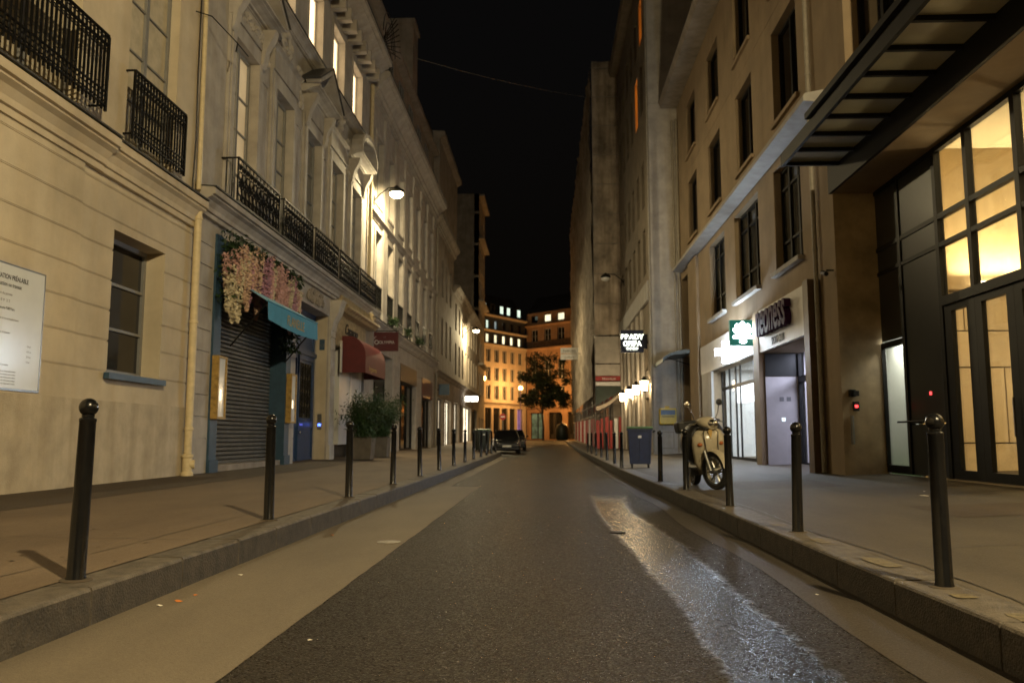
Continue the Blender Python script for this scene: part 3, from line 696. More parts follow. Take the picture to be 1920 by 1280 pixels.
# blue panelled double door
k = MB(); k.cells(FL, [(22.9, 26.4, .2, 4.95, -.45, 1), (23.0, 24.6, .35, 1.3, -.48, 1), (24.7, 26.3, .35, 1.3, -.48, 1), (23.1, 24.5, 1.5, 3.4, -.49, 1), (24.8, 26.2, 1.5, 3.4, -.49, 1), (23.0, 26.3, 3.75, 4.8, -.5, 1), (24.62, 24.68, .3, 3.6, -.40, 1), (22.9, 26.4, 3.55, 3.68, -.38, 1)], -.55)
dr = k.build('door', M['blueDoor'], bB)
k = MB()
for a in (23.2, 24.9):
    k.fbox(FL, a, a + 1.2, 1.6, 3.3, -.485, -.475)
k.build('pane', M['darkglass'], dr)
k = MB()
for a in (23.2, 24.9):
    for q in range(4):
        ring(k, FL, a + .3, 1.8 + q * .42, -.46, .17, .012, 10); ring(k, FL, a + .88, 1.8 + q * .42, -.46, .17, .012, 10)
    for q in range(5): k.fbox(FL, a + .05 + q * .27, a + .07 + q * .27, 1.6, 3.3, -.47, -.45)
k.build('grille', M['iron'], dr)
MB().lathe(FL.P(24.75, 1.15, -.39), [(.02, -.03), (.05, 0), (.05, .03), (.02, .05)], 10, 'x').build('handle', M['chrome'], dr)
MB().fbox(FL, 24.9, 25.2, 1.36, 1.42, -.445, -.43).build('door_blue_light', emit('blue door light glow', (.15, .18, 1), .35), dr)  # glowing strip standing for the blue light on the door
jam = Frame((LX, 26.395, 0), (1, 0, 0), (0, -1, 0))
k = MB().fbox(jam, -.40, -.06, .2, 4.94, 0, .012); k.build('door_jamb', M['cream'], bB)
ic = MB().fbox(jam, -.30, -.17, 1.25, 1.75, .012, .035).build('intercom', M['alu'], bB)
MB().fbox(jam, -.285, -.185, 1.36, 1.44, .035, .042).build('screen', emit('blue intercom light', (.08, .16, 1), 5), ic)
npq = tag(MB().fbox(jam, -.30, -.13, 3.83, 4.18, .012, .03).build('number_plaque', M['blueP'], base=jam.P(-.2, 3.9, .02)), 'small dark house number plaque on the jamb of the blue door', 'plaque')
text(npq, '13', jam, -.215, 3.93, .031, .15, M['inkg'], .001, align='CENTER')
# carved coat over the door and white pilaster with console
rr = random.Random(12); k = MB()
for q in range(46):
    a = rr.uniform(0, 6.28); r_ = rr.uniform(.1, .75); k.sphere(FL.P(24.6 + r_ * math.cos(a) * 1.1, 5.25 + r_ * .36 * math.sin(a), .0), rr.uniform(.05, .1), 7, 5)
for s in (-1, 1): ring(k, FL, 24.6 + s * .35, 5.25, .05, .2, .045, 12); ring(k, FL, 24.6 + s * .75, 5.2, .05, .12, .035, 10)
k.build('carving', M['stoneD'], bB, smooth=True)
k = MB(); k.cells(FL, [(26.42, 27.02, .2, 4.9, .06, 1)] + [(26.42, 27.02, .9 + .42 * q, .925 + .42 * q, .03, 1) for q in range(9)] + [(26.36, 27.08, .2, .75, .10, 1)], 0)
k.sweep(FL, 26.44, 27.0, [(0, 4.5), (.08, 4.5), (.12, 4.75), (.30, 5.1), (.34, 5.3), (.42, 5.5), (0, 5.5)]); k.build('pilaster', M['stoneW'], bB)

# maroon restaurant front
k = MB(); zb = pave_z(LX, 29)
k.cells(FL, [(27.16, 31.69, zb - .1, 5.4, .03, 1), (28.2, 31.6, zb - .1, 4.1, -.12, 0)], -.5)
k.build('shopfront', M['marble'], bB)
k = MB(); k.sweep(FL, 27.02, 32.3, [(.0, 5.2), (.3, 5.22), (.36, 5.3), (.46, 5.36), (.46, 5.44), (.28, 5.46), (.20, 5.9), (0, 5.95)]); k.build('cornice', M['marble'], bB)
k = MB(); k.cells(FL, [(28.2, 31.6, zb - .1, 4.1, -.08, 1), (28.4, 29.8, .75, 1.75, -.10, 1), (30.0, 31.4, .75, 1.75, -.10, 1), (28.4, 29.8, 1.95, 3.9, -.10, 1), (30.0, 31.4, 1.95, 3.9, -.10, 1)], -.3); k.build('shutter_panel', M['white'], bB)
sg = thing('shop_lettering', 'dark script lettering on the gold fascia above the maroon awning', 'sign', FL.P(28.5, 4.5, .03))
text(sg, 'Casanova', FL, 28.35, 4.62, .034, .55, M['ink'], .02, shear=.35, sx=.9)
# barrel awning
aw = thing('barrel_awning', 'maroon barrel shaped awning over the restaurant window', 'awning', FL.P(29.8, 3.3, .03))
arc = [(.03, 4.5)] + [(.25 + .62 * math.sin(t), 3.78 + .72 * math.cos(t)) for t in [R(9 * q) for q in range(0, 11)]] + [(.87, 3.22)]
k = MB(); i0 = len(k.v)
for d, v in arc: k.v += [tuple(FL.P(28.0, v, d)), tuple(FL.P(31.5, v, d))]
for q in range(len(arc) - 1): k.f.append((2 * q, 2 * q + 1, 2 * q + 3, 2 * q + 2))
cv = k.build('canvas', M['maroon'], aw, smooth=True)
for u in (28.0, 31.5):
    MB().poly([FL.P(u, v, d) for d, v in arc + [(.03, 3.22)]]).build('end_panel', M['maroon'], aw)
for q in range(1, 4):
    u = 28 + 3.5 * q / 4; MB().tube([FL.P(u, v - .015, d - .015) for d, v in arc[:-1]], .012, 6).build('rib', M['iron'], aw)
text(aw, 'le gourmet', FL, 28.6, 3.33, .874, .26, M['gold'], .002, sx=1.1)
k = MB(); k.fbox(FL, 27.72, 27.82, 3.2, 4.3, .04, .1); k.build('side_strip', M['white'], aw)
# hanging sign
sf = Frame((LX, 32.4, 0), (1, 0, 0), (0, -1, 0))
sg = thing('hanging_sign', 'maroon rectangular restaurant sign on a bracket beyond the barrel awning', 'sign', sf.P(0, 4.4, 0))
MB().fbox(sf, .22, 1.2, 4.42, 5.18, -.05, .05).build('panel', M['maroonS'], sg)
MB().tube([sf.P(0, 5.24, 0), sf.P(1.22, 5.24, 0)], .02, 8).tube([sf.P(.3, 5.24, 0), sf.P(.3, 5.17, 0)], .012, 6).tube([sf.P(1.1, 5.24, 0), sf.P(1.1, 5.17, 0)], .012, 6).build('bracket', M['iron'], sg)
text(sg, 'OLYMPIA', sf, .42, 4.72, .052, .17, M['white'], .003, sx=.9); text(sg, 'LE', sf, .6, 4.95, .052, .10, M['inkg'], .003)
k = MB(); ring(k, sf, .33, 4.78, .056, .075, .014, 14); ring(k, sf, .29, 4.95, .056, .05, .010, 8, 1, 4); k.build('emblem', M['white'], sg)

# turquoise awning with arms
ta = thing('turquoise_awning', 'turquoise awning with gold lettering below the hanging flowers', 'awning', FL.P(19.8, 3.5, 0))
k = MB()
nn = 12
def vdrop(t): return .07 * math.sin(math.pi * t)
for q in range(nn):
    a, b = 17.9 + 4.0 * q / nn, 17.9 + 4.0 * (q + 1) / nn; ta_, tb_ = q / nn, (q + 1) / nn
    k.poly([FL.P(a, 4.62, -.05), FL.P(b, 4.62, -.05), FL.P(b, 4.06, .88), FL.P(a, 4.02, .88)])
    k.poly([FL.P(a, 4.02, .88), FL.P(b, 4.06 if q < nn else 4.06, .88), FL.P(b, 3.62 - vdrop(tb_), .9), FL.P(a, 3.62 - vdrop(ta_), .9)])
k.build('canvas', M['turq'], ta)
for u in (17.95, 21.85): MB().tube([FL.P(u, 3.02, .04), FL.P(u, 4.0, .85)], .018, 8).build('arm', M['iron'], ta)
MB().tube([FL.P(17.9, 4.04, .885), FL.P(21.9, 4.075, .885)], .022, 8).build('front_bar', M['turq'], ta)
text(ta, 'FLANELLE', FL, 19.95, 3.68, .905, .34, M['gold'], .002, align='CENTER', sx=.95)
# wooden light boxes either side of the shutter
for u, lb in ((16.98, 'wooden menu display box on the blue post next to the cream drainpipe'), (21.98, 'wooden menu display box on the blue post next to the blue door')):
    b_ = thing('display_box', lb, 'display box', FL.P(u + .2, 1.4, .06), 'display boxes of the flower shop')
    k = MB()
    for r_ in ((u, u + .05, 1.38, 2.72), (u + .42, u + .47, 1.38, 2.72), (u + .05, u + .42, 1.38, 1.43), (u + .05, u + .42, 2.67, 2.72)): k.fbox(FL, *r_, .052, .2)
    k.build('frame', M['oak'], b_); MB().fbox(FL, u + .05, u + .42, 1.43, 2.67, .06, .17).build('panel', M['signwhite'], b_)
    MB().fbox(FL, u + .19, u + .24, 1.78, 2.0, .17, .178).build('lamp', emit('small display lamp', (1, .8, .5), 2.5), b_)
# hanging flowers: leaves and flower clusters
fl = thing('hanging_flowers', 'long hanging clusters of cream pink and mauve artificial wisteria over the shop', 'flowers', FL.P(19.6, 5.3, 0))
rr = random.Random(21)
def leafquad(mb, c, L_, w, rnd, droop=.4):
    a = Vector((rnd.uniform(-1, 1), rnd.uniform(-1, 1), rnd.uniform(-1, .5) - droop)).normalized(); b = a.cross(Vector((rnd.uniform(-1, 1), rnd.uniform(-1, 1), rnd.uniform(-1, 1)))).normalized()
    c = Vector(c); mb.poly([c, c + a * L_ * .45 + b * w, c + a * L_, c + a * L_ * .45 - b * w])
lf = MB()
for q in range(1700):
    u = rr.uniform(16.95, 22.0); v = 5.42 - abs(rr.gauss(0, .22)) ; d = rr.uniform(.02, .42)
    if u < 17.7: v = rr.uniform(3.9, 5.5)
    leafquad(lf, FL.P(u, v, d), rr.uniform(.09, .18), .03, rr)
for q in range(300):
    u = rr.uniform(18.2, 22.0); leafquad(lf, FL.P(u, rr.uniform(4.3, 5.2), rr.uniform(.02, .15)), .14, .03, rr)
for q in range(500):
    u = rr.gauss(21.6, .25); leafquad(lf, FL.P(u, rr.uniform(3.3, 4.6), rr.uniform(.05, .4)), .14, .03, rr)
lf.build('leaves', M['leafD'], fl, recalc=False)
def cluster(u, v0, L_, d, m):
    mb = MB(); n_ = int(210 * L_) + 60
    for q in range(n_):
        t = rr.random() ** .8; rad = .10 * (1 - t) ** .6 + .022; a = rr.uniform(0, 6.283); rd = rad * rr.uniform(.5, 1)
        c = FL.P(u + rd * math.cos(a), v0 - t * L_, d + rd * math.sin(a)); s = rr.uniform(.018, .036)
        a1 = Vector((rr.uniform(-1, 1), rr.uniform(-1, 1), rr.uniform(-.5, 1))).normalized(); b1 = a1.orthogonal().normalized()
        mb.poly([c - a1 * s, c + b1 * s, c + a1 * s, c - b1 * s])
    return mb.build('flower_cluster', m, fl, recalc=False)
cols = ['petC', 'petS', 'petC', 'petP', 'petM', 'petP', 'petC', 'petP', 'petS', 'petM', 'petP']
ncl = 88
for q in range(ncl):
    u = 17.05 + 4.9 * (q + rr.uniform(-.3, .3)) / ncl; t = (u - 17.05) / 4.9
    if t < .15: v0, L_ = rr.uniform(4.3, 5.3), rr.uniform(.55, .95)
    else: v0, L_ = rr.uniform(4.8, 5.42), rr.uniform(.6, 1.05)
    c = (['petC', 'petS', 'petS', 'petP'] if t < .2 else cols)[rr.randrange(4 if t < .2 else len(cols))]
    if t > .35 and rr.random() < .55: c = rr.choice(['petP', 'petM', 'petP'])
    cluster(u, v0, L_, rr.uniform(.18, .42), M[c])
for u, v0 in ((17.0, 4.5), (17.3, 4.3), (17.6, 4.35)): cluster(u, v0, .85, .32, M['petC'])
for u, v0 in ((20.6, 4.7), (21.2, 4.6), (21.8, 4.75), (21.9, 5.0)): cluster(u, v0, .9, .34, M[rr.choice(['petP', 'petS'])])

# bamboo tubs
def bamboo(x, y, label, plabel, seed):
    z = pave_z(x, y); rnd = random.Random(seed)
    p = thing('planter', plabel, 'planter', (x, y, z), 'planters in front of the restaurant')
    k = MB(); k.hexa([(x - .3, y - .3, z), (x + .3, y - .3, z), (x + .3, y + .3, z), (x - .3, y + .3, z), (x - .34, y - .34, z + .72), (x + .34, y - .34, z + .72), (x + .34, y + .34, z + .72), (x - .34, y + .34, z + .72)])
    k.build('tub', M['planter'], p, bevel=.015)
    MB().box(x - .3, x + .3, y - .3, y + .3, z + .722, z + .75).build('soil', M['bark'], p)
    t = thing('bamboo_plant', label, 'plant', (x, y, z + .75), 'bamboos in front of the restaurant')
    st = MB(); lv = MB()
    for q in range(26):
        a = rnd.uniform(0, 6.28); r_ = rnd.uniform(.02, .24); h = rnd.uniform(.8, 1.75); lean = rnd.uniform(.2, 1.0)
        p0 = Vector((x + r_ * math.cos(a), y + r_ * math.sin(a), z + .72)); pts = [p0]
        for s in range(1, 6): t_ = s / 5; pts.append(p0 + Vector((math.cos(a) * lean * t_ ** 2, math.sin(a) * lean * t_ ** 2, h * t_ - .25 * lean * t_ ** 3)))
        st.tube(pts, [.009, .008, .007, .006, .005, .003], 5)
        for s in range(190):
            t_ = rnd.uniform(.1, 1); i = min(4, int(t_ * 5)); c = pts[i].lerp(pts[i + 1], t_ * 5 - i) + Vector((rnd.gauss(0, .13), rnd.gauss(0, .13), rnd.gauss(0, .10)))
            leafquad(lv, c, rnd.uniform(.10, .2), rnd.uniform(.010, .018), rnd, .5)
    st.build('stem', M['leafD'], t); lv.build('leaves', M['leaf'], t, recalc=False)
bamboo(-6.15, 27.6, 'bushy bamboo in the grey tub under the near end of the maroon awning', 'grey tub at the near end of the maroon awning', 1)
bamboo(-6.15, 30.4, 'bushy bamboo in the grey tub by the restaurant door', 'grey tub by the restaurant door', 2)
# ------------------------------------------------------------------ further buildings of the left row
def row_windows(F, b, wins, rows, d, fm, mats, rails=False):
    for i, (a, c) in enumerate(wins):
        for j, (v0, v1) in enumerate(rows):
            window(F, a, c, v0, v1, -d, b, fm, mats[(i * 3 + j * 5) % len(mats)], 2, 3, .06, .06, .03)
            if rails and j == 0:
                k = MB(); k.fbox(F, a - .05, c + .05, v0 + .95, v0 + 1.0, .04, .09); k.fbox(F, a - .05, c + .05, v0 + .06, v0 + .1, .04, .09)
                n_ = int((c - a) / .13)
                for q in range(n_ + 1): u = a + (c - a) * q / n_; k.fbox(F, u - .012, u + .012, v0 + .1, v0 + .95, .05, .075)
                k.build('railing', M['iron'], b)
bC = thing('long_stone_building', 'pale stone building with pilasters right behind the lit wall lamp', 'building', (LX, 42, .25))
C0, C1 = 32.02, 51.6
winC = [(33.1 + 2.62 * q, 34.4 + 2.62 * q) for q in range(7)]
rc = full(C0, C1, 0, 16) + [hole(33.4, 37.6, 0, 4.6, .4), hole(39.6, 44.6, 0, 4.6, .35), hole(46.6, 50.8, 0, 4.4, .35)]
for z in [.8 + .5 * q for q in range(9)]:
    for a, b in ((32.1, 33.3), (37.7, 39.5), (44.7, 46.5)): rc.append((a, b, z, z + .03, -.02, 1))
for q, (a, b) in enumerate(winC):
    rc += [(b + .25, b + 1.07, 5.9, 14.9, .07, 1), (b + .25, b + 1.07, 5.9, 6.3, .11, 1), (b + .2, b + 1.12, 14.4, 14.9, .12, 1)]
    rc += [(a - .15, b + .15, 6.2, 9.75, .06, 1), hole(a, b, 6.3, 9.6, .24), (a - .15, b + .15, 10.7, 13.9, .06, 1), hole(a, b, 10.8, 13.7, .24)]
MB().cells(FL, rc).build('wall', M['stone'], bC)
mass(FL, C0, C1, -.2, 16, -8, -.56, bC, M['dark'])
row_windows(FL, bC, winC, [(6.3, 9.6), (10.8, 13.7)], .22, M['winframe'], [M['darkglass'], M['blindD'], M['darkglass']], True)
cornice(FL, C0, C1, 5.35, .4, .35, bC, M['stone'], 'cornice', M['lead'])
cornice(FL, C0, C1, 9.95, .25, .2, bC, M['stone'], 'string_course')
cornice(FL, C0, C1, 15.0, 1.0, .75, bC, M['stone'], 'cornice', M['lead'])
k = MB(); k.sweep(FL, C0, C1 + 2, [(-.35, 16), (-.45, 19.9), (-.1, 20.0), (-.1, 20.25), (-.9, 20.4), (-3, 20.4), (-3, 16)]); rf = k.build('roof', M['stoneD'], bC)
for q in range(6): window(FL, 34 + 3 * q, 35.2 + 3 * q, 16.9, 19.2, -.37, bC, M['winframe'], M['darkglass'], 2, 3)
MB().fbox(FL, 45.5, 47.2, 20.4, 25.2, -2.4, -.6).fbox(FL, 45.4, 47.3, 25.2, 25.5, -2.5, -.5).build('chimney', M['stoneD'], rf)
k = MB()      # fan shaped iron guard at the roof edge
for q in range(9):
    a = math.pi * (.5 + .5 * q / 8); k.tube([FL.P(33 - .25 * math.cos(a) , 17.6 + .25 * math.sin(a), .2), FL.P(33 - 1.3 * math.cos(a), 17.6 + 1.3 * math.sin(a), .75 )], .02, 4)
for r_ in (.5, .9, 1.3): ring(k, FL, 33, 17.6, .5, r_, .018, 12, 0, math.pi)
for q in range(6): k.tube([FL.P(32.3 + .3 * q, 16.1, .4), FL.P(32.3 + .3 * q, 17.7, .4)], .016, 4)
for z in (16.3, 16.7, 17.1, 17.5): k.tube([FL.P(32.2, z, .4), FL.P(34.3, z, .4)], .014, 4)
k.build('roof_guard', M['iron'], bC)
k = MB(); k.cells(FL, [(33.4, 37.6, .2, 4.6, -.35, 1), (33.6, 35.4, .4, 3.4, -.38, 1), (35.6, 37.4, .4, 3.4, -.38, 1)], -.5); k.build('shopfront', M['frameD'], bC)
def dark_shop(a, b, top, head, hm, parent, pane_m, name='shop_window'):
    MB().fbox(FL, a, b, head, top, -.3, .03).build('fascia', hm, parent)
    w_ = window(FL, a, b, .35, head - .002, -.3, parent, M['frameD'], pane_m, 3, 1, .09, .08, name=name); return w_
dark_shop(39.6, 44.6, 4.6, 3.75, M['portal'], bC, M['darkglass']); dark_shop(46.6, 50.8, 4.4, 3.3, M['maroonS'], bC, M['darkglass'])
# window boxes / iron flower brackets on the ground floor cornice
rr = random.Random(31)
for u, lb in ((36.5, 'green plant on a bracket above the dark shop, beside the hanging maroon sign'), (40.4, 'green plant on the ledge above the bronze shop fascia'), (44.2, 'green plant on the ledge between the bronze and maroon fascias')):
    p = thing('flower_box', lb, 'plant box', FL.P(u, 5.78, .3), 'plant boxes on the ledge')
    MB().fbox(FL, u - .5, u + .5, 5.79, 5.98, .05, .3).build('box', M['iron'], p); k = MB()
    for q in range(160): leafquad(k, FL.P(u + rr.uniform(-.5, .5), 6.02 + rr.uniform(0, .32), .18 + rr.uniform(-.15, .2)), .16, .03, rr, -.3)
    k.build('leaves', M['leaf'], p, recalc=False)

bD = thing('narrow_plain_building', 'narrow plain building with lit shop windows beside the dark blue sign', 'building', (LX, 56, .3))
D0, D1 = 51.62, 62.2
winD = [(52.6 + 2.4 * q, 53.7 + 2.4 * q) for q in range(4)]
rc = full(D0, D1, 0, 15.3) + [hole(53, 56.6, 0, 4.3, .3), hole(57.4, 61.2, 0, 4.3, .3)]
for a, b in winD: rc += [hole(a, b, 6.6, 9.2, .3), hole(a, b, 10.6, 13.2, .3)]
MB().cells(FL, rc).build('wall', M['stoneD'], bD); mass(FL, D0, D1, -.2, 21.8, -8, -.56, bD, M['dark'])
row_windows(FL, bD, winD, [(6.6, 9.2), (10.6, 13.2)], .28, M['winframe'], [M['darkglass'], M['blindD']])
cornice(FL, D0, D1, 5.0, .35, .3, bD, M['stoneD']); cornice(FL, D0, D1, 14.6, .8, .5, bD, M['stoneD'], 'cornice', M['lead'])
MB().sweep(FL, D0 + 2.4, D1 + 3, [(-.1, 15.35), (-.1, 21.4), (.25, 21.6), (.25, 21.9), (-3, 22.2), (-3, 15.35)]).build('roof', M['stoneD'], bD)
pipe(FL, 52.0, .4, 15, .1, .07, bD, M['pipeG'], False)
for (a, b, m_) in ((53, 56.6, 'shopdim'), (57.4, 61.2, 'shop')):
    dark_shop(a, b, 4.3, 3.6, M['stoneD'], bD, LIT[m_])
sg = thing('projecting_sign', 'small dark blue projecting sign above the lit shop windows', 'sign', (LX + .1, 53.2, 3.7))
sf = Frame((LX, 53.2, 0), (1, 0, 0), (0, -1, 0)); MB().fbox(sf, .12, .82, 3.75, 4.45, -.05, .05).build('panel', M['blueP'], sg); MB().fbox(sf, 0, .12, 4.05, 4.12, -.02, .02).build('bracket', M['iron'], sg)

bE = thing('low_shop_building', 'low building of glowing shops below the smaller far wall lamp', 'building', (LX, 74, .4))
E0, E1 = 62.22, 86
winE = [(63.5 + 2.7 * q, 64.7 + 2.7 * q) for q in range(8)]
shopE = [(63, 66.6, 'shop'), (67.4, 69.4, None), (70, 77.4, 'shop'), (78.6, 84, None)]
rc = full(E0, E1, 0, 12.6)
for a, b, m_ in shopE: rc.append(hole(a, b, 0, 4.4, .3))
for a, b in winE: rc += [hole(a, b, 5.9, 8.4, .3), hole(a, b, 9.4, 11.6, .3)]
MB().cells(FL, rc).build('wall', M['stoneD'], bE); mass(FL, E0, E1, -.2, 12.6, -6, -.56, bE, M['dark'])
row_windows(FL, bE, winE, [(5.9, 8.4), (9.4, 11.6)], .28, M['winframe'], [M['darkglass'], M['blindD']])
for a, b, m_ in shopE: dark_shop(a, b, 4.4, 3.7, M['stoneD'], bE, LIT[m_] if m_ else M['darkglass'])
cornice(FL, E0, E1, 5.0, .35, .3, bE, M['stoneD']); cornice(FL, E0, E1, 12.1, .6, .5, bE, M['stoneD'])
MB().sweep(FL, E0, E1, [(-.2, 12.72), (-1.6, 14.2), (-6, 14.3), (-6, 12.72)]).build('roof', M['zinc'], bE)
bT = thing('tall_end_building', 'tall blank sided building closing the left row before the crossing', 'building', (LX, 90, .5))
rc = full(86.02, 94, 0, 27.2)
for q in range(3):
    for v in (.8, 5.6, 9, 12.4, 15.8, 19.2, 22.6): rc.append(hole(87 + 2.4 * q, 88.2 + 2.4 * q, v, v + 2.3, .3))
MB().cells(FL, rc).build('wall', M['stoneD'], bT); mass(FL, 86.1, 94, -.2, 27.2, -9, -.56, bT, M['stoneD'])
for q in range(3):
    for v in (.8, 5.6, 9, 12.4, 15.8, 19.2, 22.6): window(FL, 87 + 2.4 * q, 88.2 + 2.4 * q, v, v + 2.3, -.28, bT, M['frameD'], M['darkglass'], 2, 1)
gbl = Frame((LX, 86.02, 0), (-1, 0, 0), (0, -1, 0)); k = MB(); k.cells(gbl, [(0, 9, 0, 27.2, .0, 1)] + [(0, 9, z, z + .25, .05, 1) for z in (14.5, 18, 21.5, 25)] + [(4.2, 4.5, 12, 27.2, .03, 1)], -.05); k.build('gable_wall', M['stoneD'], bT)
for v in (8.6, 15.4, 22.2, 26.9): MB().fbox(FL, 85.9, 94.1, v, v + .22, .003, .55).build('balcony_slab', M['stoneD'], bT)
sg = thing('lit_shop_sign', 'bright white projecting shop sign with a lamp over the glowing doorway', 'sign', (LX + .1, 71, 4.0))
sf = Frame((LX, 71, 0), (1, 0, 0), (0, -1, 0)); MB().fbox(sf, .1, 1.2, 4.1, 4.55, -.06, .06).build('panel', emit('lit sign white', (1, .93, .8), 6, sampled=True), sg); MB().fbox(sf, 0, .1, 4.3, 4.36, -.02, .02).build('bracket', M['iron'], sg)

# ------------------------------------------------------------------ street wall lamps
def wall_lamp(F, u, v, label, watts, col, reach=1.0, cut=True):
    t = thing('wall_lamp', label, 'street lamp', F.P(u, v - .4, 0), 'street lamps fixed to the house walls')
    k = MB(); k.fbox(F, u - .09, u + .09, v - .55, v - .15, 0.0, .04); k.build('wall_plate', M['iron'], t)
    k = MB(); k.tube([F.P(u, v - .35, .03), F.P(u, v - .1, .25), F.P(u, v + .16, .6), F.P(u, v + .2, reach)], .03, 8); k.build('arm', M['iron'], t, smooth=True)
    k = MB(); k.lathe(F.P(u, v, reach), [(.30, -.05 if cut else .03), (.32, .06), (.2, .14), (.09, .2), (.05, .26)], 16); k.build('hood', M['iron'], t, smooth=True)
    k = MB(); k.sphere(F.P(u, v - .07, reach), .28, 18, 10, .7)
    if watts:
        k.build('lens', lamp_glass('lamp lens', col, 18), t, smooth=True); lamp('lamp_light', F.P(u, v - .06, reach), watts, col, .15, t)
    else: k.build('lens', M['white'], t, smooth=True)
    return t
wall_lamp(FL, 32.8, 11.1, 'glaring lit wall lamp beside the arched pediment of the ornate building', LAMP_W, WARM, .95)
wall_lamp(FL, 71.3, 10.4, 'smaller far lit wall lamp over the glowing shops down the street', FAR_LAMP_W, WARM)
wall_lamp(FR, -3.2, 9.6, 'lit wall lamp on the office building behind the camera', NEAR_LAMP_W, WARM, 1.2, False)

# ------------------------------------------------------------------ right: office building with lobby and canopy
bO = thing('office_building', 'stone office building with a bright glazed lobby under a dark canopy', 'building', (RX, 10, .2))
O0, O1 = -13., 19.2
rc = full(O0, O1, -.1, 22) + [hole(O0, 17.75, -.1, 6.3, .9)]
winO = [(14.2 - 4.25 * q, 16.65 - 4.25 * q) for q in range(7)]
for a, b in winO:
    for v in (8.6, 12.9, 17.2): rc.append(hole(a, b, v, v + 2.9, .4))
rc += [(O0, O1, 12.2, 12.225, -.012, 1)]
MB().cells(FR, rc, -.9).build('wall', M['stoneR'], bO)
mass(FR, O0, O1, 7.25, 22, -8, -.56, bO, M['dark'])
for a, b in winO:
    for v in (8.6, 12.9, 17.2): window(FR, a, b, v, v + 2.9, -.38, bO, M['frameD'], M['darkglass'], 2, 2, .09, .08, .06, [.75])
MB().fbox(FR, O0, 17.8, 6.302, 6.98, .003, .07).build('fascia_beam', M['beam'], bO)
MB().fbox(FR, O0, 17.74, 6.305, 7.2, -1.1, -.56).build('spandrel', M['beam'], bO)
pipe(FR, 18.75, .2, 22, .1, .055, bO, M['pipeG'], False)
# recess wall closing the glazed bay, lobby glow put into its stone colour
rcs = Frame((RX, 17.745, 0), (1, 0, 0), (0, -1, 0))
MB().fbox(rcs, .003, .9, .2, 6.29, -.02, .003).build('return_wall', M['stoneG'], bO)
k = MB(); k.fbox(rcs, .14, .25, 1.85, 2.0, .004, .12); k.fbox(rcs, .19, .3, 1.86, 1.97, .12, .17); k.build('door_camera', M['blackpl'], bO)
ik = MB().fbox(rcs, .22, .34, 1.55, 1.75, .004, .04).build('intercom', M['blackpl'], bO); MB().fbox(rcs, .25, .315, 1.62, 1.68, .04, .045).build('screen', emit('red led panel', (1, .06, .06), 3), ik)
MB().tube([rcs.P(.17, .85, .06), rcs.P(.17, 1.45, .06)], .035, 10).build('handle', M['alu'], bO, smooth=True)
gm = Frame((7.2, 0, 0), (0, 1, 0), (-1, 0, 0)); G0 = .27
fr = MB()
mull = [17.74, 16.55, 14.95, 13.82, 12.35, 10.9, 9.4, 7.9, 6.4, 4.9, 3.4]
for m_ in mull[1:]: fr.fbox(gm, m_ - .06, m_ + .06, (3.5 if m_ < 14.9 else G0), 6.29, -.06, .06)
def rail(z0, z1, a, b, d0=-.055, d1=.055):
    xs = sorted([m_ for m_ in mull if a <= m_ <= b])
    for p, q in zip(xs, xs[1:]): fr.fbox(gm, p + .06, q - .06, z0, z1, d0, d1)
rail(4.94, 5.03, 3.4, 17.8); rail(4.42, 4.5, 3.4, 17.8); rail(6.2, 6.29, 3.4, 17.8)
fr.fbox(gm, 3.4, 14.89, 3.34, 3.5, -.07, .09)
fr.build('curtain_wall_frame', M['frameD'], bO)
k = MB()
for p, q in zip(mull[2:], mull[3:]):
    for z0, z1 in ((3.51, 4.42), (4.5, 4.94), (5.03, 6.2)): k.fbox(gm, q + .06, p - .06, z0, z1, -.012, .012)
k.build('upper_glazing', clear_glass(), bO)
k = MB()
for z0, z1 in ((G0, 1.24), (1.26, 4.42), (4.5, 4.94), (5.03, 6.2)): k.fbox(gm, 15.01, 16.49, z0, z1, -.03, .03)
for z0, z1 in ((3.0, 4.42), (4.5, 4.94), (5.03, 6.2)): k.fbox(gm, 16.61, 17.67, z0, z1, -.03, .03)
k.build('cladding_panel', M['slab'], bO)
ld = MB().fbox(gm, 15.55, 15.62, 1.78, 1.84, .031, .04).build('led', emit('red led panel', (1, .06, .06), 3), bO)
def glass_door(F, a, b, z0, z1, st, name, hv=None):
    k = MB(); k.fbox(F, a, a + st, z0, z1, -.04, .04); k.fbox(F, b - st, b, z0, z1, -.04, .04); k.fbox(F, a + st, b - st, z0, z0 + .16, -.04, .04); k.fbox(F, a + st, b - st, z1 - .12, z1, -.04, .04)
    o = k.build(name, M['frameD'], bO); MB().fbox(F, a + st, b - st, z0 + .16, z1 - .12, -.01, .01).build('pane', clear_glass(), o)
    if hv: MB().tube([F.P(a + st * .5, hv[0], .1), F.P(a + st * .5, hv[1], .1)], .018, 8).build('handle', M['chrome'], o)
    return o
glass_door(gm, 16.615, 17.72, G0, 2.98, .035, 'side_door')
MB().tube([gm.P(17.0, 1.3, .07), gm.P(15.4, 1.3, .07)], .02, 8).build('push_bar', M['frameD'], bO)
x = 14.88
for wd in (1.05, .0, 1.15, 1.15, 1.0, 1.15, 1.15, 1.05, 1.15, 1.15):
    if wd: glass_door(gm, x - wd, x, G0, 3.335, .21 if wd > 1.1 else .26, 'entrance_door', (1.0, 1.6) if wd > 1.1 else None); x -= wd + .005
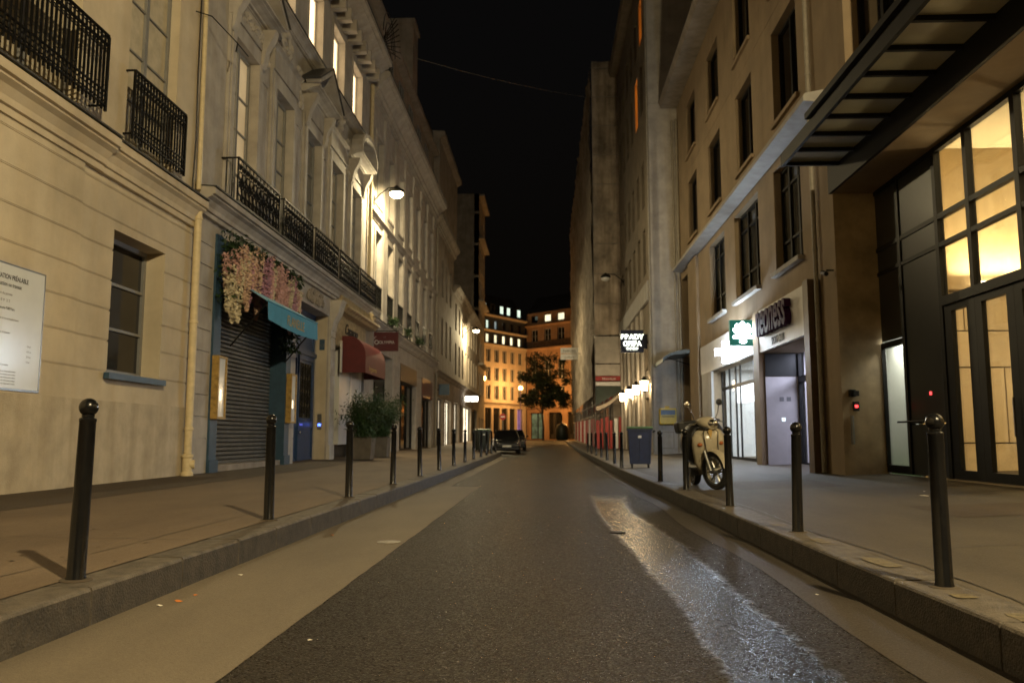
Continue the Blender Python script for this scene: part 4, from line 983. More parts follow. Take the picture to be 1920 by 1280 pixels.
# lobby room
lob = MB(); 
k = MB(); k.box(7.3, 14.5, 2.9, 17.3, .1, .255); k.build('lobby_floor', M['lobbyF'], bO)
MB().box(7.41, 14.5, 2.9, 19.15, 7.1, 7.24).build('lobby_ceiling', M['lobbyC'], bO)
k = MB(); z = .26; zz = [.26, .88, 2.43, 3.19, 4.02]
for a, b in zip(zz, zz[1:]):
    off = {.26: .4, .88: 1.05, 2.43: .75, 3.19: .3}[a]; x = 7.96
    xs = [7.96] + [8.4 + off + 1.5 * q for q in range(4) if 8.4 + off + 1.5 * q < 14.4] + [14.45]
    for p, q in zip(xs, xs[1:]): k.box(p + .014, q - .014, 17.25, 17.3, a + .015, b - .015)
k.build('stone_panelling', M['lobby'], bO)
MB().box(7.94, 14.5, 17.301, 17.4, .2, 7.1).build('lobby_wall', M['grout'], bO)
MB().box(7.96, 14.45, 17.22, 17.3, 4.03, 7.09).build('lobby_wall', M['lobby'], bO)
MB().box(14.46, 14.6, 2.9, 17.3, .2, 7.1).build('lobby_wall', M['lobby'], bO); MB().box(7.41, 14.5, 2.7, 2.9, .2, 7.1).build('lobby_wall', M['lobby'], bO)
MB().box(7.852, 7.95, 16.3, 17.24, .2, 7.1).build('lobby_wall', M['lobby'], bO); MB().box(7.27, 7.85, 16.2, 16.298, .2, 7.1).build('lobby_wall', M['lobby'], bO)
MB().box(7.96, 14.4, 17.02, 17.22, 4.03, 4.10).build('wall_ledge', M['lobby'], bO)
for x in (8.9, 9.6, 10.6, 11.6): MB().box(x, x + .42, 17.04, 17.16, 4.13, 4.2).build('uplight', emit('lobby uplight tube', (1, .86, .55), 14), bO)
lamp('lobby_uplight', (10.8, 16.9, 4.35), 300, (1, .78, .40), parent=bO, kind='AREA', size=(4.5, .3), rot=(R(172), 0, 0), spread=170)
lamp('lobby_ceiling_light', (10.6, 9, 7.0), 850, (1, .76, .38), parent=bO, kind='AREA', size=(5.5, 11))
lamp('lobby_low_fill', (10.6, 14.2, 2.4), 210, (1, .80, .45), .4, parent=bO)  # added fill for the lower wall panels, no fixture here
# bright vestibule behind the small glass door
k = MB(); k.box(7.27, 7.85, 16.3, 16.4, .2, 3.3); k.box(7.27, 7.85, 19.1, 19.18, .2, 3.3); k.box(7.24, 7.29, 17.78, 19.1, .2, 3.3); k.box(7.27, 7.85, 16.3, 19.1, 3.2, 3.3)
k.build('vestibule_wall', M['roomW'], bO); MB().box(7.82, 7.848, 16.4, 19.1, .2, 3.2).build('vestibule_wall', M['roomW'], bO); MB().box(7.27, 7.82, 16.4, 19.1, .1, .26).build('vestibule_floor', emit('vestibule floor green glow', (.2, .3, .12), .12), bO)  # floor colour glows faintly by itself, no lamp in it
lamp('vestibule_light', (7.55, 17.8, 3.1), 60, (1, 1, .84), parent=bO, kind='AREA', size=(.4, 1.6))
MB().fbox(Frame((7.4, 19.095, 0), (1, 0, 0), (0, -1, 0)), .0, .22, 1.55, 1.75, 0, .05).build('door_latch', M['blackpl'], bO)
# canopy
cn = MB(); CX = Frame((RX, 0, 0), (0, 1, 0), (-1, 0, 0))
ys = [17.1 - .87 * q for q in range(19)]
cn.fbox(CX, ys[-1], 17.16, 6.72, 6.98, 1.2, 1.27)
for y in ys: cn.fbox(CX, y - .035, y + .035, 6.72, 6.88, .071, 1.199)
cno = cn.build('canopy', M['beam'], bO)
MB().fbox(CX, ys[-1], 15.2, 6.985, 7.10, 1.22, 1.36).build('gutter', M['beam'], cno)
for a, b in zip(ys, ys[1:]): MB().fbox(CX, b + .036, a - .036, 6.80, 6.82, .072, 1.198).build('glass_panel', M['canopyG'], cno)
cmr = tag(MB().tube([FR.P(17.9, 4.62, 0), FR.P(17.9, 4.62, .16)], .02, 8).tube([FR.P(18.02, 4.6, .2), FR.P(17.78, 4.52, .2)], .05, 10).build('security_camera', M['blackpl'], base=FR.P(17.9, 4.6, 0)), 'small dark security camera on the pier under the canopy edge', 'camera')

# ------------------------------------------------------------------ right: gym and pharmacy building
bG = thing('gym_building', 'stone clad building with a long white ledge above the gym and pharmacy', 'building', (RX, 28, .2))
G_0, G_1 = 19.21, 37.9
wA = [(19.7, 22.25), (23.9, 26.95), (28.5, 31.1)]; wB = [(19.75, 21.95), (24.2, 26.3), (28.75, 30.85), (33.3, 35.4)]
rc = full(G_0, G_1, -.1, 16.6)
rc += [hole(19.26, 23.8, -.1, 3.4, 1.0), hole(24.45, 31.0, -.1, 3.45, .35), hole(35.45, 37.6, -.1, 8.2, .54)]
wA[0] = (19.9, 22.25)
for a, b in wA: rc.append(hole(a, b, 5.42, 8.25, .30))
for a, b in wB: rc += [hole(a, b, 9.5, 12.1, .30), hole(a, b, 13.25, 15.6, .30)]
for z in (4.65, 8.9, 12.6): rc.append((G_0, G_1, z, z + .014, -.008, 1)) if z != 4.65 else None
for u in (23.1, 27.6, 32.1): rc.append((u, u + .012, 8.9, 16.6, -.006, 1))
rc = [r for r in rc if r]
# keep holes last
rc = [r for r in rc if r[5]] + [r for r in rc if not r[5]]
MB().cells(FR, rc).build('wall', M['stoneR'], bG)
mass(FR, G_0, G_1, 4.7, 16.6, -8, -.56, bG, M['dark']); mass(FR, 31.3, G_1, -.1, 4.7, -8, -.56, bG, M['dark'])
for a, b in wA:
    window(FR, a, b, 5.42, 8.25, -.28, bG, M['frameD'], M['curtainG'], 3, 2, .08, .08, .06, [.28, .8])
    MB().fbox(FR, a - .06, b + .06, 5.30, 5.415, .002, .16).build('sill', M['ledge'], bG)
for a, b in wB:
    for v, t in ((9.5, 12.1), (13.25, 15.6)):
        window(FR, a, b, v, t, -.28, bG, M['frameD'], M['darkglass'], 2, 1, .08, .08); MB().fbox(FR, a - .05, b + .05, v - .12, v - .003, .002, .09).build('sill', M['stoneR'], bG)
k = MB(); k.sweep(FR, 18.0, 37.3, [(.002, 8.50), (.46, 8.54), (.46, 8.66), (.42, 8.72), (.002, 8.8)]); k.build('ledge', M['ledge'], bG)
MB().sweep(FR, G_0, G_1, [(-.5, 16.6), (.75, 16.62), (.85, 16.9), (.8, 17.0), (-2.5, 17.9), (-2.5, 16.6)]).build('roof', M['stoneD'], bG)
pipe(FR, 37.7, .2, 16, .08, .055, bG, M['pipeG'], False)
k = MB(); k.fbox(FR, 33.4, 35.3, .1, 8.45, .002, .12); k.build('pilaster', M['stoneR'], bG); MB().fbox(FR, 31.02, 32.9, .1, 4.5, .002, .09).build('pilaster', M['ledge'], bG)
# gym portal
MB().fbox(FR, 18.88, 19.25, .1, 4.62, .003, .27).build('portal_pillar', M['portal'], bG)
MB().fbox(FR, 23.82, 24.4, .1, 4.62, .003, .16).build('portal_pillar', M['stoneR'], bG)
MB().fbox(FR, 19.255, 23.815, 3.42, 4.62, .003, .13).build('fascia', M['fascia'], bG)
MB().fbox(FR, 24.41, 33.0, 3.47, 4.55, .003, .10).build('fascia', M['fascia'], bG)
jb = Frame((RX, 23.795, 0), (1, 0, 0), (0, -1, 0))
k = MB(); k.fbox(jb, .003, .94, .1, 2.72, 0, .03); k.build('portal_side_wall', M['lilac'], bG); MB().fbox(jb, .003, .94, 2.74, 3.39, 0, .034).build('transom_panel', M['slab'], bG)
k = MB(); k.fbox(jb, .42, .52, 1.45, 1.55, .031, .045); k.build('card_reader', emit('card reader light', (.8, .95, 1), 1.2), bG)
pq = MB().fbox(jb, .38, .50, 2.02, 2.14, .031, .036).fbox(jb, .58, .70, 2.02, 2.14, .031, .036).build('notice', M['inkg'], bG)
gi = Frame((RX + .96, 0, 0), (0, 1, 0), (-1, 0, 0))
glass_frames = MB()
for a in (23.7, 22.5, 21.3, 20.4, 19.35): glass_frames.fbox(gi, a - .05, a + .05, .2, 3.38, -.05, .05)
for a, b in ((22.55, 23.65), (21.35, 22.45), (20.45, 21.25), (19.4, 20.35)):
    glass_frames.fbox(gi, a, b, 2.55, 2.72, -.05, .05); glass_frames.fbox(gi, a, b, .2, .3, -.05, .05)
gd = glass_frames.build('gym_door', M['frameD'], bG); MB().fbox(gi, 19.35, 23.7, .3, 3.38, -.02, -.005).build('pane', clear_glass(), gd)
k = MB(); k.box(7.45, 10, 19.22, 19.28, .1, 3.6); k.box(7.45, 10, 23.9, 24.0, .1, 3.6); k.box(9.95, 10.1, 19.25, 24, .1, 3.6); k.box(7.32, 10, 19.25, 24, 3.5, 3.6); k.box(7.3, 10, 19.25, 24, .1, .2); k.build('gym_lobby_wall', M['lilac'], bG)
lamp('gym_light', (8.1, 22, 3.4), 420, (.74, .78, 1), parent=bG, kind='AREA', size=(1.6, 3))
sg = thing('gym_sign', 'violet raised lower case gym letters on the white fascia beside the green sign', 'sign', FR.P(23.6, 3.9, .13))
text(sg, 'neoness', FR, 23.5, 3.86, .22, 1.34, M['violet'], .085, sx=.66, bold=.025, flip=True)
text(sg, 'SPORT CLUB', FR, 22.5, 3.5, .135, .3, M['ink'], .004, sx=.7, flip=True)
# pharmacy window and room
wf = MB(); ph = Frame((RX + .30, 0, 0), (0, 1, 0), (-1, 0, 0)); pmu = [24.5, 26.2, 28.1, 28.75, 29.7, 30.95]
for m_ in pmu: wf.fbox(ph, m_ - .05, m_ + .05, .2, 3.44, -.02, .02)
for a, b in zip(pmu, pmu[1:]): wf.fbox(ph, a + .03, b - .03, .2, .34, -.017, .017); wf.fbox(ph, a + .03, b - .03, 2.72, 2.84, -.017, .017)
pw = wf.build('shop_window', M['frameD'], bG); MB().fbox(ph, 24.5, 30.95, .34, 3.44, -.012, -.002).build('pane', clear_glass(), pw)
k = MB(); k.box(6.75, 11, 24.35, 24.42, .1, 3.6); k.box(6.75, 11, 31.05, 31.15, .1, 3.6); k.box(10.95, 11.05, 24.4, 31.1, .1, 3.6); k.box(6.66, 11, 24.4, 31.1, 3.52, 3.6); k.box(6.66, 11, 24.4, 31.1, .08, .2); k.build('pharmacy_wall', M['roomW'], bG)
lamp('pharmacy_ceiling_light', (8.6, 27.8, 3.45), 620, (.86, .93, 1), parent=bG, kind='AREA', size=(3, 5))
for y in (28.9, 30.2): MB().box(6.95, 7.3, y, y + .08, 2.25, 2.9).build('hanging_light', emit('pharmacy light box', (.93, .97, 1), 4), bG)
sh = thing('display_shelf', 'white display shelves with small boxes behind the pharmacy glass', 'shelf', (7.2, 26, .2))
k = MB(); 
for z in (.22, .6, 1.0, 1.4): k.box(6.95, 7.35, 24.7, 27.1, z, z + .03)
for y in (24.68, 27.1): k.box(6.95, 7.35, y, y + .03, .2, 1.45)
k.build('shelf', M['white'], sh); rr = random.Random(8); gk = MB(); g2 = MB()
for z in (.25, .63, 1.03, 1.43):
    y = 24.75
    while y < 26.9:
        w_ = rr.uniform(.07, .2); (gk if rr.random() < .6 else g2).box(7.0, 7.25, y, y + w_ * .8, z, z + rr.uniform(.1, .28)); y += w_ + .03
o = gk.build('goods', M['leaf'], sh); o['kind'] = 'stuff'; o = g2.build('goods', M['redP'], sh); o['kind'] = 'stuff'
pc = Frame((RX, 27.0, 0), (1, 0, 0), (0, -1, 0))
cs = thing('pharmacy_cross', 'glowing white pharmacy cross projecting from the white fascia', 'sign', pc.P(-.2, 3.7, 0))
k = MB(); k.fbox(pc, -.50, -.28, 3.42, 4.12, -.08, .08); k.fbox(pc, -.74, -.501, 3.66, 3.88, -.08, .08); k.fbox(pc, -.279, -.06, 3.66, 3.88, -.08, .08); k.build('cross', emit('pharmacy cross white', (.76, .88, 1), 260, sampled=True), cs)
k = MB(); k.fbox(pc, -.062, 0, 3.72, 3.82, -.03, .03); k.build('bracket', M['iron'], cs)
gs = Frame((RX, 24.6, 0), (1, 0, 0), (0, -1, 0))
sq = thing('green_square_sign', 'square green projecting sign with a glowing white plant emblem beside the violet letters', 'sign', gs.P(-.3, 3.7, 0))
MB().fbox(gs, -.80, -.04, 3.72, 4.48, -.07, .07).build('panel', emit('green lit sign', (.02, .17, .13), .55), sq); MB().fbox(gs, -.04, -.0, 4.0, 4.2, -.03, .03).build('bracket', M['iron'], sq)
k = MB(); em = emit('white lit emblem', (.88, .94, 1), 34, sampled=True)
def petal(cx, cz, a, L_, w): 
    pts = []
    for q in range(14):
        t = 6.283 * q / 14; x, y = w * math.sin(t), L_ / 2 * (1 - math.cos(t)); pts.append((cx + x * math.cos(a) + y * math.sin(a), cz - x * math.sin(a) + y * math.cos(a)))
    return pts
for q, (a, L_, w, dd) in enumerate(((-.95, .34, .08, .0), (-.5, .39, .09, .001), (0, .41, .10, .002), (.5, .39, .09, .003), (.95, .34, .08, .004))): k.prism(gs, petal(-.42, 4.02, a, L_, w), .071, .075 + dd)
k.prism(gs, [(-.70, 3.93), (-.72, 3.97), (-.70, 4.01), (-.14, 4.01), (-.12, 3.97), (-.14, 3.93)], .071, .08); k.prism(gs, [(-.52, 3.82), (-.42, 3.76), (-.32, 3.82), (-.33, 3.915), (-.51, 3.915)], .071, .08)
k.build('emblem', em, sq)
sb = thing('door_awning', 'small grey blue curved awning over the dark passage beside the yellow letter box', 'awning', FR.P(36.6, 4.2, 0))
arc = [(0.003, 4.75), (.5, 4.72), (.95, 4.6), (1.28, 4.38), (1.3, 4.2), (1.24, 4.2), (1.2, 4.33), (.9, 4.5), (.003, 4.6)]
MB().sweep(FR, 35.2, 37.85, arc).build('canopy', M['blueAw'], sb, smooth=True); MB().tube([FR.P(35.3, 4.05, .003), FR.P(35.3, 4.4, 1.1)], .02, 6).build('arm', M['iron'], sb)

# ------------------------------------------------------------------ right: hotel
HX = 4.9
FH = Frame((HX, 0, 0), (0, 1, 0), (-1, 0, 0)); HF = Frame((HX, 38.0, 0), (1, 0, 0), (0, -1, 0))
bH = thing('hotel_building', 'tall plain hotel building with lanterns behind the navy wheelie bin', 'building', (HX, 45, .2))
winH = [(39.4 + 2.3 * q, 40.5 + 2.3 * q) for q in range(6)]; rowH = [(4.2, 5.9), (8.9, 11.2), (12.3, 14.6), (17.2, 19.9), (21, 23.2)]
rc = full(38.02, 53, -.1, 25)
for i, (a, b) in enumerate(winH):
    for v, t in rowH: rc.append(hole(a, b, v, t, .35))
    rc.append(hole(a - .1, b + .1, .3, 2.9, .3))
MB().cells(FH, rc).build('wall', M['stoneR3'], bH)
MB().fbox(FH, 38.02, 53, 7.4, 8.3, .003, .14).build('fascia', M['ledge'], bH)
for i, (a, b) in enumerate(winH):
    for j, (v, t) in enumerate(rowH):
        lit = (j == 3 and i == 1); window(FH, a, b, v, t, -.33, bH, M['frameW'] if j else M['frameD'], LIT['orange'] if lit or (i, j) == (0, 4) else M['darkglass'], 2, 2, .06, .06)
    window(FH, a - .1, b + .1, .3, 2.9, -.28, bH, M['frameD'], [M['darkglass'], LIT['shopdim']][i % 2], 2, 1, .07, .06)
    MB().fbox(FH, b + .35, b + .95, .2, 7.35, .003, .10).build('pilaster', M['stoneW'], bH)
mass(FH, 38.02, 53, -.1, 25, -8, -.56, bH, M['dark'])
k = MB(); k.cells(HF, [(0, 8, -.1, 25, 0, 1), (0, 8, 16.9, 25, .06, 1)] + [(0, 8, z, z + .012, -.006, 1) for z in (3.2, 5.9, 8.6, 11.3, 14)], -.02); k.build('wall', M['stone'], bH)
MB().sweep(FH, 38.0, 53, [(-.5, 24.9), (.5, 25), (.6, 25.4), (-.5, 25.6)]).build('cornice', M['stoneR3'], bH)
pipe(Frame((HX, 37.9, 0), (1, 0, 0), (0, -1, 0)), -.02, .3, 24.8, .05, .06, bH, M['pipeG'], False)
pipe(Frame((HX, 37.9, 0), (1, 0, 0), (0, -1, 0)), 1.15, .3, 16, .05, .05, bH, M['pipeG'], False)
k = MB(); 
for a, b, c, d in ((.35, .38, .5, 1.25), (.92, .95, .5, 1.25), (.38, .92, .5, .53), (.38, .92, 1.22, 1.25)): k.fbox(HF, a, b, c, d, .003, .03)
k.build('meter_hatch', M['pipeG'], bH)
lt = None
for i, u in enumerate((38.6, 41.9, 45.6, 49.6)):
    lb = ('wall lantern first after the corner pipe, above the navy bin', 'second wall lantern counted from the hotel corner pipe', 'third wall lantern counted from the hotel corner pipe', 'glowing wall lantern beside the scaffolded house')[i]
    t = thing('wall_lantern', lb, 'lantern', FH.P(u, 3.1, 0), 'lanterns along the hotel front')
    k = MB(); k.fbox(FH, u - .06, u + .06, 3.5, 3.75, 0.003, .03); k.tube([FH.P(u, 3.6, .02), FH.P(u, 3.82, .12), FH.P(u, 3.8, .28)], .018, 6); k.build('bracket', M['iron'], t)
    c = FH.P(u, 3.1, .30); k = MB(); k.lathe(c, [(.13, .06), (.19, .52)], 6); k.build('lantern_glass', lamp_glass('lantern glass', (1, .74, .42), 9), t); lamp('lantern_light', c + Vector((0, 0, .28)), 105, (1, .74, .42), .1, t)
    k = MB(); k.lathe(c, [(.22, .525), (.2, .56), (.08, .68), (.03, .74)], 6); k.lathe(c, [(.05, 0), (.14, .03), (.14, .055)], 6); k.build('cap', M['iron'], t)
hs = Frame((HX, 39.2, 0), (1, 0, 0), (0, -1, 0))
sg = thing('hotel_sign', 'dark square hotel sign with three lines of glowing white letters', 'sign', hs.P(-.3, 5, 0))
MB().fbox(hs, -1.32, -.22, 5.02, 6.1, -.09, .09).build('panel', mat('navy sign panel', (.004, .006, .02), .5, .1, 3, 0, spec=.2), sg); MB().fbox(hs, -.22, -.05, 5.2, 5.9, -.06, .06).build('side_box', MATS['navy sign panel'], sg); MB().fbox(hs, -.05, 0, 5.45, 5.6, -.03, .03).build('bracket', M['iron'], sg)
wl_ = emit('white sign letters', (.96, 1, .86), 3.5)
text(sg, 'BRADY', hs, -.77, 5.66, .092, .33, wl_, .004, align='CENTER', bold=.012, sx=1.02); text(sg, 'OPERA', hs, -.77, 5.34, .092, .32, wl_, .004, align='CENTER', bold=.012, sx=.86); text(sg, '****', hs, -.77, 5.02, .092, .34, wl_, .004, align='CENTER', bold=.012)
lb = thing('letter_box', 'yellow wall letter box with a blue panel on the grey corner wall', 'letter box', HF.P(.7, 1.6, 0))
MB().fbox(HF, .28, 1.05, 1.58, 2.32, .003, .22).build('case', M['yellow'], lb, bevel=.03); MB().fbox(HF, .34, .99, 2.02, 2.24, .22, .232).build('label', M['postblue'], lb); MB().fbox(HF, .38, .95, 1.92, 1.96, .22, .226).build('slot', M['dark'], lb); MB().fbox(HF, .55, .75, 2.33, 2.42, .003, .1).build('lid', M['yellow'], lb)
wall_lamp(FH, 50.4, 10.9, 'unlit dark wall lamp in front of the scaffold sheeting', 0, WARM, 1.15)

# ------------------------------------------------------------------ right: house under scaffolding
SX = 3.15
FS = Frame((SX, 0, 0), (0, 1, 0), (-1, 0, 0)); SF = Frame((SX, 53.0, 0), (1, 0, 0), (0, -1, 0))
bS = thing('scaffolded_building', 'dark house behind the scaffold sheeting', 'building', (4.6, 70, .2))
MB().box(4.3, 14, 53.6, 97, -.1, 25.5).build('wall', M['stoneD'], bS)
MB().box(4.1, 4.29, 53.6, 97, 3.2, 3.6).build('fascia', M['redP'], bS)
for q in range(9): MB().box(4.22, 4.29, 55 + 4.5 * q, 57.6 + 4.5 * q, .3, 3.0).build('shop_window', M['darkglass'], bS)
sc = thing('scaffold', 'tall scaffold wrapped in dusty netting with red hoarding at its foot', 'scaffold', (SX, 60, .2))
def sheet(F, u0, u1, v0, v1, amp, seed, nu, nv, d0=0.):
    from mathutils import noise
    mb = MB(); pts = {}
    for i in range(nu + 1):
        for j in range(nv + 1):
            u, v = u0 + (u1 - u0) * i / nu, v0 + (v1 - v0) * j / nv
            w_ = noise.noise(Vector((u * .8 + seed, v * .35, 0))) + .6 * noise.noise(Vector((u * 1.9, v * 1.1, seed))) + .35 * noise.noise(Vector((u * .3, v * 3.1, seed)))
            tie = abs(math.sin(math.pi * (v - v0) / 2.0)) ** .5
            pts[i, j] = len(mb.v); mb.v.append(tuple(F.P(u, v, d0 + amp * w_ * (.3 + .7 * tie))))
    for i in range(nu):
        for j in range(nv): mb.f.append((pts[i, j], pts[i + 1, j], pts[i + 1, j + 1], pts[i, j + 1]))
    return mb
sheet(FS, 53.05, 97, 3.7, 26, .26, 3, 110, 70, .10).build('netting', M['tarpG'], sc, smooth=True)
sheet(SF, .02, 1.9, 7.6, 26.2, .24, 9, 18, 80, .10).build('sheeting', M['tarpD'], sc, smooth=True)
k = MB(); n_ = 34
for q in range(n_):
    a, b = .05 + 1.7 * q / n_, .05 + 1.7 * (q + 1) / n_; dd = (.02, .05)[q % 2]; k.fbox(SF, a, b, 5.75, 7.5, dd, dd + .012)
k.build('corrugated_panel', M['corr'], sc)
sheet(SF, .05, 1.75, 4.95, 5.68, .05, 5, 12, 6, .06).build('banner', M['corr'], sc, smooth=True)
k = MB().fbox(SF, .05, 1.75, 4.62, 4.92, .05, .09).build('sign_strip', M['redP'], sc); text(sc, 'TRAVAUX', SF, .9, 4.68, .094, .2, M['white'], .002, align='CENTER')
MB().fbox(SF, .05, 1.75, 4.3, 4.55, .05, .08).build('sign_strip', M['white'], sc)
tb = MB()
for y in [53.05 + 2.45 * q for q in range(18)]:
    tb.tube([(SX + .03, y, pave_z(SX, y)), (SX + .03, y, 26)], .03, 6); 
    tb.tube([(SX + .9, y, pave_z(SX, y)), (SX + .9, y, 8)], .03, 6); tb.tube([(SX - .05, y, 3.55), (SX + 1.0, y, 3.55)], .025, 6)
for z in (1.1, 2.2, 2.9, 3.55): tb.tube([(SX - .02, 53, z + .2), (SX - .02, 95, z + .45)], .024, 6); tb.tube([(SX, 52.96, z + .2), (SX + 1.8, 52.96, z + .2)], .024, 6)
for x in (SX + .6, SX + 1.2, SX + 1.75): tb.tube([(x, 53, .2), (x, 53, 7.6)], .03, 6)
for q in range(5): tb.tube([(SX - .04, 53 + 7.35 * q, .6), (SX - .04, 55.45 + 7.35 * q, 3.4)], .022, 6)
for z in (7.6, 8.0, 8.4): tb.tube([(SX - .25, 52.9, z), (SX + .9, 52.9, z)], .022, 6)
for q in range(9): tb.tube([(SX - .05, 52.72, 9.6 + 2 * q), (SX + 1.85, 52.72, 9.6 + 2 * q)], .022, 6)
tb.build('tubes', M['steel'], sc)
for q in range(15):
    y = 53.3 + 2.45 * q
    MB().box(SX - .05, SX - .02, y, y + 2.0, .25 + rise(y), 2.05 + rise(y)).build('hoarding_panel', M['redP'] if q % 3 != 2 else M['white'], sc)
for q in range(6):
    a = .05 + .29 * q; MB().fbox(SF, a, a + (.16 if q % 2 else .22), .3, 2.1 + .1 * (q % 3), .1, .14).build('hoarding_panel', M['redP'] if q not in (4,) else M['white'], sc)
aw = thing('tarpaulin_awning', 'sagging dark green and beige tarpaulin under the scaffold sign strip', 'awning', SF.P(.9, 2.8, 0))
k = MB()
for q in range(10):
    t0, t1 = q / 10, (q + 1) / 10; f = lambda t: 2.95 + 1.15 * t ** 1.6
    k.poly([SF.P(.05 + 1.8 * t0, f(t0), .3), SF.P(.05 + 1.8 * t1, f(t1), .3), SF.P(.05 + 1.8 * t1, f(t1) + .05, -.5), SF.P(.05 + 1.8 * t0, f(t0) + .05, -.5)])
    k.poly([SF.P(.05 + 1.8 * t0, f(t0), .3), SF.P(.05 + 1.8 * t1, f(t1), .3), SF.P(.05 + 1.8 * t1, f(t1) - .28 * (1 - t1 * .3), .32), SF.P(.05 + 1.8 * t0, f(t0) - .2, .32)])
k.build('canvas', M['beigeTarp'], aw); k = MB()
k.poly([SF.P(.05, 3.0, .2), SF.P(1.75, 4.05, .2), SF.P(1.75, 4.25, .2), SF.P(.05, 4.25, .2)]); k.build('backing', M['greenTarp'], aw)
sg = thing('double_sign', 'white two part projecting sign on the side of the scaffold netting', 'sign', (SX - .1, 72, 7.9))
sf = Frame((SX, 72, 0), (1, 0, 0), (0, -1, 0))
MB().fbox(sf, -1.85, -.3, 8.35, 8.85, -.06, .06).build('panel', M['signwhite'], sg); MB().fbox(sf, -1.85, -.3, 7.8, 8.3, -.06, .06).build('panel', M['signwhite'], sg); MB().fbox(sf, -.3, .1, 8.3, 8.36, -.02, .02).build('bracket', M['iron'], sg)
text(sg, 'PARFUMS', sf, -1.08, 8.45, .062, .32, M['inkg'], .002, align='CENTER', sx=.85); text(sg, 'coiffure', sf, -1.08, 7.92, .062, .28, M['inkg'], .002, align='CENTER')
#--SECTION4--
# ------------------------------------------------------------------ end of the street
e0 = rise(106)
FE1 = Frame((-8.7, 106, 0), (5.8, 9, 0), (9, -5.8, 0)); FE2 = Frame((-2.7, 115.4, 0), (6.2, -5.6, 0), (-5.6, -6.2, 0))
bW = thing('corner_building', 'pale corner building with rows of lit attic windows at the end of the street', 'building', (-8, 108, e0))
rc = full(-26, 10.9, e0 - .3, 13.38); rows1 = [(6.0, 7.9), (8.5, 10.3), (11.0, 12.7)]
cols1 = [(-9.6 + 1.86 * q, -9.6 + 1.86 * q + .98) for q in range(11)]; cols1 = [c for c in cols1 if c[1] < 10.6]
for a, b in cols1:
    for v, t in rows1: rc.append(hole(a, b, v, t, .25))
    rc += [hole(a - .2, b + .2, 1.5, 4.9, .3)]
MB().cells(FE1, rc).build('wall', M['wallE'], bW)
mass(FE1, -26, 10.9, e0 - .3, 17.2, -9, -.56, bW, M['dark'])
rr = random.Random(17)
for i, (a, b) in enumerate(cols1):
    for v, t in rows1: window(FE1, a, b, v, t, -.23, bW, M['winframe'], M['darkglass'], 2, 1, .08, .06)
    window(FE1, a + .08, b - .08, 13.6, 14.75, -.33, bW, M['frameD'], [M['darkglass'], LIT['greenwin'], LIT['yellowwin'], M['darkglass'], LIT['bluewin'], LIT['bluewin'], LIT['yellowwin'], LIT['yellowwin'], LIT['yellowwin'], LIT['yellowwin'], LIT['yellowwin']][i], 1, 1, .06, .05)
    window(FE1, a + .12, b - .12, 15.45, 16.6, -.33, bW, M['frameD'], LIT['greenwin'] if i == 6 else (LIT['bluewin'] if i == 7 else M['darkglass']), 1, 1, .06, .05)
    window(FE1, a - .2, b + .2, 1.5, 4.9, -.28, bW, M['frameD'], emit('violet shop glow', (.35, .25, .9), .22, .5, .6) if i == len(cols1) - 1 else M['darkglass'], 2, 1, .08, .06, name='shop_window')
ra = full(-26, 10.9, 13.385, 17.2, -.12)
for a, b in cols1: ra += [hole(a + .08, b - .08, 13.6, 14.75, .35), hole(a + .12, b - .12, 15.45, 16.6, .35)]
MB().cells(FE1, ra).build('attic_wall', M['slate'], bW)
for v, h, p in ((5.3, .35, .35), (12.95, .4, .6), (15.0, .25, .4), (17.0, .3, .4)): cornice(FE1, -26, 10.9, v, h, p, bW, M['wallE'])
rf = MB().sweep(FE1, -26, 10.9, [(-.1, 17.3), (-2.2, 20.5), (-6, 20.9), (-6, 17.3)]).build('roof', M['slate'], bW)
for u, lit in ((-1.5, 0), (.9, 1), (2.8, 0), (4.8, 1), (6.4, 1), (8.9, 1)):
    MB().fbox(FE1, u, u + 1.0, 17.6, 18.9, -1.4, -.2).build('dormer', M['slate'], bW); MB().fbox(FE1, u + .15, u + .85, 17.75, 18.75, -.199, -.18).build('dormer_window', LIT['greenwin'] if lit else M['darkglass'], bW)
bX = thing('ochre_building', 'ochre lit building with an iron balcony behind the street tree', 'building', (.5, 113, e0))
rc = full(0, 30, e0 - .3, 18.4); cols2 = [(.9 + 2.45 * q, 2.15 + 2.45 * q) for q in range(12)]; rows2 = [(5.8, 7.9), (8.9, 11.6), (14.3, 16.0)]
for a, b in cols2:
    for v, t in rows2: rc.append(hole(a, b, v, t, .25))
for q in range(8): rc.append(hole(.6 + 3.4 * q, 3.2 + 3.4 * q, e0, 4.4, .35))
for a, b in cols2: rc.append(hole(a, b, 17.0, 18.0, .2))
MB().cells(FE2, rc).build('wall', M['wallE2'], bX); mass(FE2, 0, 30, e0 - .3, 18.4, -9, -.56, bX, M['dark'])
for i, (a, b) in enumerate(cols2):
    for j, (v, t) in enumerate(rows2): window(FE2, a, b, v, t, -.23, bX, M['winframe'], M['darkglass'], 2, 2, .08, .06)
    window(FE2, a, b, 17.0, 18.0, -.18, bX, M['frameD'], LIT['yellowwin'] if i in (1, 2) else M['darkglass'], 1, 1, .06, .05)
for v, h, p in ((4.8, .35, .4), (12.9, .45, .7), (16.3, .35, .5)): cornice(FE2, 0, 30, v, h, p, bX, M['wallE2'])
railing = MB(); railing.fbox(FE2, 0, 30, 14.25, 14.3, .6, .66); railing.fbox(FE2, 0, 30, 13.45, 13.5, .6, .66)
for q in range(150): railing.fbox(FE2, .2 * q, .2 * q + .05, 13.5, 14.25, .61, .65)
railing.build('railing', M['iron'], bX)
